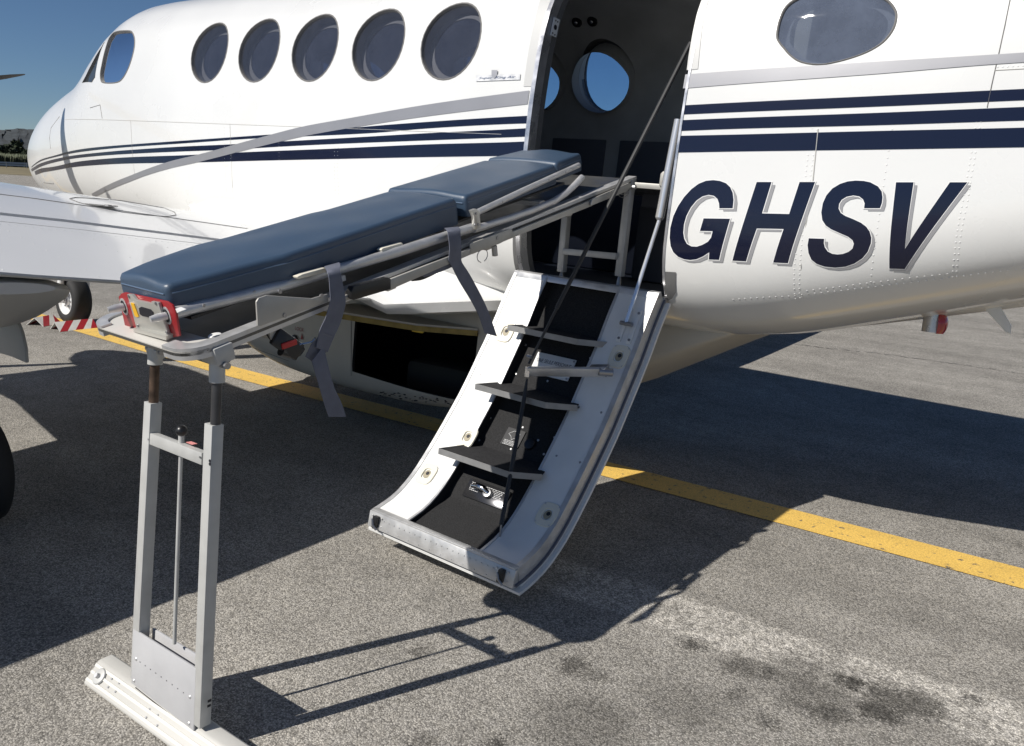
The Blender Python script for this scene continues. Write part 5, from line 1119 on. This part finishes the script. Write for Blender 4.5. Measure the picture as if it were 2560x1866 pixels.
    bp = N.new('ShaderNodeBump'); bp.inputs['Strength'].default_value = .55; bp.inputs['Distance'].default_value = .004; L.new(mth('ADD', mth('MULTIPLY', vo.outputs['Distance'], -1.0), mth('MULTIPLY', noise(60, 3), .6)), bp.inputs['Height']); L.new(bp.outputs[0], b.inputs['Normal'])
    return m
NZ = []
ASPH = asphalt()
def gmesh(name, polys, m, z=0., kind='structure', label=None):
    mb = MB()
    for P_ in polys: mb.add([(p[0], p[1], z) for p in P_], [tuple(range(len(P_)))])
    o = build(mb, name, m, None, recalc=False); 
    if o.data.polygons[0].normal.z < 0: o.data.flip_normals()
    o['kind'] = kind; 
    return o
GRS = mat('dry_grass', (.20, .165, .09), .95, var=.35, vscale=.15); GRS2 = mat('green_verge', (.045, .055, .03), .95, var=.5, vscale=.6)
e0, e1 = onG(0, 436.), onG(70, 440.); de = unit((e1-e0)[:2]); ne = np.array([-de[1], de[0]]); 
if ne@e0[:2] < 0: ne = -ne
far = 6000
gmesh('ground', [[(-far, -far), (far, -far), (far, far), (-far, far)]], GRS, -.03)
cA = e0[:2]-de*400; cB = e0[:2]+de*400
gmesh('apron', [[tuple(cA), tuple(cB), tuple(cB-ne*500), tuple(cA-ne*500)]], ASPH, 0.)
# yellow taxi line and a thin far white line
YEL = mat('yellow_line_paint', (.86, .56, .13), .65, var=.10, vscale=6, bump=.4, bscale=220)
Nn = YEL.node_tree.nodes; Lk = YEL.node_tree.links; bs = Nn['Principled BSDF']
tc = Nn.new('ShaderNodeTexCoord'); nz = Nn.new('ShaderNodeTexNoise'); nz.inputs['Scale'].default_value = 26; nz.inputs['Detail'].default_value = 8; nz.inputs['Roughness'].default_value = .72; Lk.new(tc.outputs['Object'], nz.inputs['Vector'])
mr_ = Nn.new('ShaderNodeMapRange'); mr_.inputs[1].default_value = .585; mr_.inputs[2].default_value = .64; Lk.new(nz.outputs[0], mr_.inputs[0])
vv = Nn.new('ShaderNodeTexVoronoi'); vv.inputs['Scale'].default_value = 125; Lk.new(tc.outputs['Object'], vv.inputs['Vector'])
mr3 = Nn.new('ShaderNodeMapRange'); mr3.inputs[1].default_value = .3; mr3.inputs[2].default_value = .65; mr3.inputs[3].default_value = 1; mr3.inputs[4].default_value = .78; Lk.new(vv.outputs['Distance'], mr3.inputs[0])
old = bs.inputs['Base Color'].links[0].from_socket; s3 = Nn.new('ShaderNodeVectorMath'); s3.operation = 'SCALE'; Lk.new(old, s3.inputs[0]); Lk.new(mr3.outputs[0], s3.inputs['Scale'])
mx = Nn.new('ShaderNodeMix'); mx.data_type = 'RGBA'; Lk.new(mr_.outputs[0], mx.inputs[0]); Lk.new(s3.outputs[0], mx.inputs[6]); mx.inputs[7].default_value = (.14, .12, .09, 1); Lk.new(mx.outputs[2], bs.inputs['Base Color'])
up_ = [onG(*q) for q in ((2560, 1423), (1500, 1152), S(500, 812), S(320, 761), S(200, 727), S(75, 697))]
lo_ = [onG(*q) for q in ((2560, 1476), (1500, 1189), S(500, 829), S(320, 775), S(200, 738), S(75, 705))]
def extd(L): a, b = L[0], L[1]; L.insert(0, a+(a-b)*1.5); a, b = L[-1], L[-2]; L.append(a+(a-b)*8); return L
# robust straight line through both edges
mid_ = [(a+b)/2 for a, b in zip(up_, lo_)]; pts2 = np.array([m_[:2] for m_ in mid_]); k_, b_ = np.polyfit(pts2[:, 0], pts2[:, 1], 1)
def liney(x): 
    xs_ = pts2[::-1, 0]; return float(np.interp(x, xs_, pts2[::-1, 1])) if xs_[0] <= x <= xs_[-1] else (pts2[0, 1]+(x-pts2[0, 0])*k_ if x > xs_[-1] else pts2[-1, 1]+(x-pts2[-1, 0])*k_)
hwid = np.mean([abs((a-b)[1])/2 for a, b in zip(up_[:2], lo_[:2])])
xsl = np.linspace(-45, 6, 120); mb = MB(); mb.loft([[(x, liney(x)-hwid, .004), (x, liney(x)+hwid, .004)] for x in xsl], closed=False, cap=False)
yl = build(mb, 'taxi_line', YEL, None, recalc=False); yl['kind'] = 'structure'
if yl.data.polygons[0].normal.z < 0: yl.data.flip_normals()
w0_, w1_ = onG(0, 462), onG(80, 468); dw = unit((w1_-w0_)[:2]); nw_ = np.array([-dw[1], dw[0]])
gmesh('edge_line', [[tuple(w0_[:2]-dw*60), tuple(w0_[:2]+dw*40), tuple(w0_[:2]+dw*40+nw_*.3), tuple(w0_[:2]-dw*60+nw_*.3)]], mat('edge_line_paint', (.5, .5, .48), .7), .004)
# crack in the apron beyond the aircraft
ck = [onG(*q) for q in ZZ([(820, 225), (1000, 255), (1250, 285), (1500, 310), (1800, 350), (2100, 395), (2267, 420)], 1500, 740, 2.139)]; mb = MB(); rnd = random.Random(3)
for i in range(len(ck)-1):
    for j in range(14):
        t0, t1 = j/14, (j+1)/14
        if rnd.random() < .25: continue
        a = ck[i]*(1-t0)+ck[i+1]*t0; b = ck[i]*(1-t1)+ck[i+1]*t1; d = unit(b-a); n_ = np.array([-d[1], d[0], 0])*rnd.uniform(.003, .010); jt = np.array([0, rnd.uniform(-.02, .02), 0]); mb.add([a-n_+jt, b-n_+jt, b+n_+jt, a+n_+jt], [(0, 1, 2, 3)])
o = build(mb, 'apron_crack', mat('crack_filler', (.09, .085, .08), .9), None, recalc=False)
for v in o.data.vertices: v.co.z = .003
o['kind'] = 'stuff'; o['label'] = 'thin dark crack running across the apron behind the aircraft'
# ------------------------------------------------------------------ background on the left
def gp(x, dist_y): return onG(x, dist_y)
FOL = [mat('far_foliage', (.035, .048, .022), .95, var=.5, vscale=.8), mat('far_foliage_dark', (.020, .030, .014), .95, var=.5, vscale=.8)]
def polar(x_px, D):
    d = MR @ ray(x_px, 430); a = unit(np.array([d[0], d[1]])); return a*D
def azp(x_px): d = MR @ ray(x_px, 430); return math.atan2(d[1], d[0])
# hills: a ridge arc
HN = 900; mb = MB(); rings = []; rn = np.random.RandomState(5)
def fbm(a, o_): return sum(math.sin(a*f*7+o_+k*1.7)*.5**k for k, f in enumerate((1, 2.3, 5.1, 11, 23, 47)))
az0 = azp(0)
for i in range(HN):
    az = az0-1.1+1.6*i/(HN-1); d0 = 1400; t = az-az0
    hgt = 46+3.5*fbm(az*2, 1)-60*max(0, -t-.0)*.2*-1 + (-34*min(1.4, max(0, -t)*8)*.0)
    hgt = 47+2.6*fbm(az*3, 2)+.9*fbm(az*13, 4)
    hgt *= (1-.55*min(1, max(0, (-t)-.01)*1.2))
    c_, s_ = math.cos(az), math.sin(az)
    rings.append([(c_*r_+rn.randn()*3, s_*r_+rn.randn()*3, h_*hgt+(.5*rn.randn() if h_ > 0 else 0)) for r_, h_ in ((900, -.05), (960, .06), (1020, .15), (1090, .30), (1150, .45), (1220, .62), (1300, .80), (1350, .92), (1400, 1.0), (1500, .85), (1700, .5), (1900, 0))])
mb.loft(rings, closed=False, cap=False); HILL = mat('wooded_hill', (.046, .053, .056), .95, var=.5, vscale=.05)
hl = build(mb, 'hills', HILL, None, smooth=True, recalc=True); hl['kind'] = 'structure'
# trees
def tree(base, h_, w_, lab, m, seed):
    rnd = random.Random(seed); t_ = thing('tree', tuple(base), lab, 'tree', 'trees in front of the hill', ground=True)
    build(MB().tube([base, base+np.array([0, 0, h_*.35]), base+np.array([.3, 0, h_*.7])], [.35, .28, .12], 8), 'trunk', mat('bark', (.08, .06, .045), .9), t_, smooth=True)
    mb = MB()
    for k in range(420):
        a = rnd.uniform(0, 6.283); zz_ = rnd.uniform(.12, 1); rr_ = w_/2*math.sqrt(max(0, 1-((zz_-.5)/.55)**2))*rnd.uniform(.4, 1.08)
        c = base+np.array([rr_*math.cos(a), rr_*math.sin(a), zz_*h_]); s_ = rnd.uniform(.35, .85)
        u = unit([rnd.gauss(0, 1) for _ in range(3)]); v = unit(np.cross(u, [rnd.gauss(0, 1) for _ in range(3)])); mb.add([c-u*s_-v*s_*.6, c+u*s_-v*s_*.4, c+u*s_*.5+v*s_, c-u*s_*.7+v*s_*.7], [(0, 1, 2, 3)])
    build(mb, 'crown', m, t_, recalc=False); return t_
TL = [(-14, 8.2, 9, 'wide dark green tree cut by the left edge of the photo, below the hill'), (5, 9.2, 8, 'round dark tree at the left, directly left of the small cream house'), (17, 8.0, 6, 'lower bushy tree touching the left wall of the small cream house'), (36, 7.2, 6, 'short dark tree directly right of the small cream house'), (47, 11.5, 5.0, 'tall narrow dark tree rising above the others below the hill'), (56, 7.6, 6, 'low green tree between the tall narrow tree and the aircraft nose'), (66, 7.0, 7, 'low tree half hidden behind the aircraft nose')]
for i, (x, h_, w_, lb_) in enumerate(TL):
    p = polar(x, 330+(i % 3)*9); tree(np.array([p[0], p[1], 0.]), h_*.72, w_, lb_, FOL[i % 2], i)
# reed hedge and guard rail
mb = MB(); rnd = random.Random(9)
for k in range(8200):
    x = rnd.uniform(-260, 130); D_ = rnd.uniform(262, 275); p = polar(x, D_); hh = rnd.uniform(1.4, 3.6); s_ = rnd.uniform(.3, .6)
    mb.add([(p[0]-s_, p[1], 0), (p[0]+s_, p[1], 0), (p[0]+s_*.3+rnd.uniform(-.3, .3), p[1]+s_, hh), (p[0]-s_*.3, p[1]+s_, hh*.9)], [(0, 1, 2, 3)])
hd = build(mb, 'reed_hedge', mat('reeds', (.105, .12, .075), .95, var=.5, vscale=1.), None, recalc=False); solo(hd, 'long hedge of grey green reeds behind the guard rail', None, 'stuff')
gr = thing('guard_rail', (*polar(20, 226), 0), 'long blue grey roadside guard rail beyond the grass strip', 'guard rail', ground=True)
pa, pb = polar(-260, 226), polar(140, 226); da = unit(pb-pa); na = np.array([-da[1], da[0]])
for z0, z1 in ((.42, .80), (.90, 1.28)):
    build(MB().prism([(*(pa), z0), (*(pb), z0), (*(pb), z1), (*(pa), z1)], (na[0]*.08, na[1]*.08, 0)), 'rail_beam', mat('galvanised_rail', (.24, .30, .38), .7), gr)
nps = int(np.linalg.norm(pb-pa)/4)
for i in range(nps):
    p = pa+da*(i*4+.5); build(MB().box((p[0]-.06, p[1]-.06, 0), (p[0]+.06, p[1]+.06, 1.3)), 'rail_post', STEEL, gr)
p = polar(27, 345); bd = thing('house', (p[0], p[1], 0), 'small low cream house among the trees at the foot of the hill', 'house', ground=True)
tx = unit(np.array([-p[1], p[0], 0])); nr = unit(np.array([-p[0], -p[1], 0]))
mb = MB(); b_ = np.array([p[0], p[1], 0]); mb.obox(b_+np.array([0, 0, 1.8]), tx, nr, (0, 0, 1), 1.9, 2.4, 1.8); build(mb, 'wall', mat('cream_render', (.42, .36, .26), .8), bd)
build(MB().loft([[b_+tx*s-nr*2.8+np.array([0, 0, 3.6]), b_+tx*s+np.array([0, 0, 4.7]), b_+tx*s+nr*2.8+np.array([0, 0, 3.6])] for s in (-2.2, 2.2)]), 'roof', mat('brown_roof', (.16, .10, .07), .8), bd)
for s in (-.9, .9): build(MB().obox(b_+tx*s+nr*2.41+np.array([0, 0, 2.2]), tx, nr, (0, 0, 1), .5, .03, .6), 'window', INK, bd)
# ------------------------------------------------------------------ bring aircraft-axes objects into the ground frame
for o in bpy.data.objects:
    if '_b' in o: del o['_b']
for n_ in FRAME:
    o = bpy.data.objects[n_]; o.matrix_world = M4 @ Matrix.Translation(o.location)
print('objects', len(bpy.data.objects), 'tris', sum(len(p.vertices)-2 for m in bpy.data.meshes for p in m.polygons))
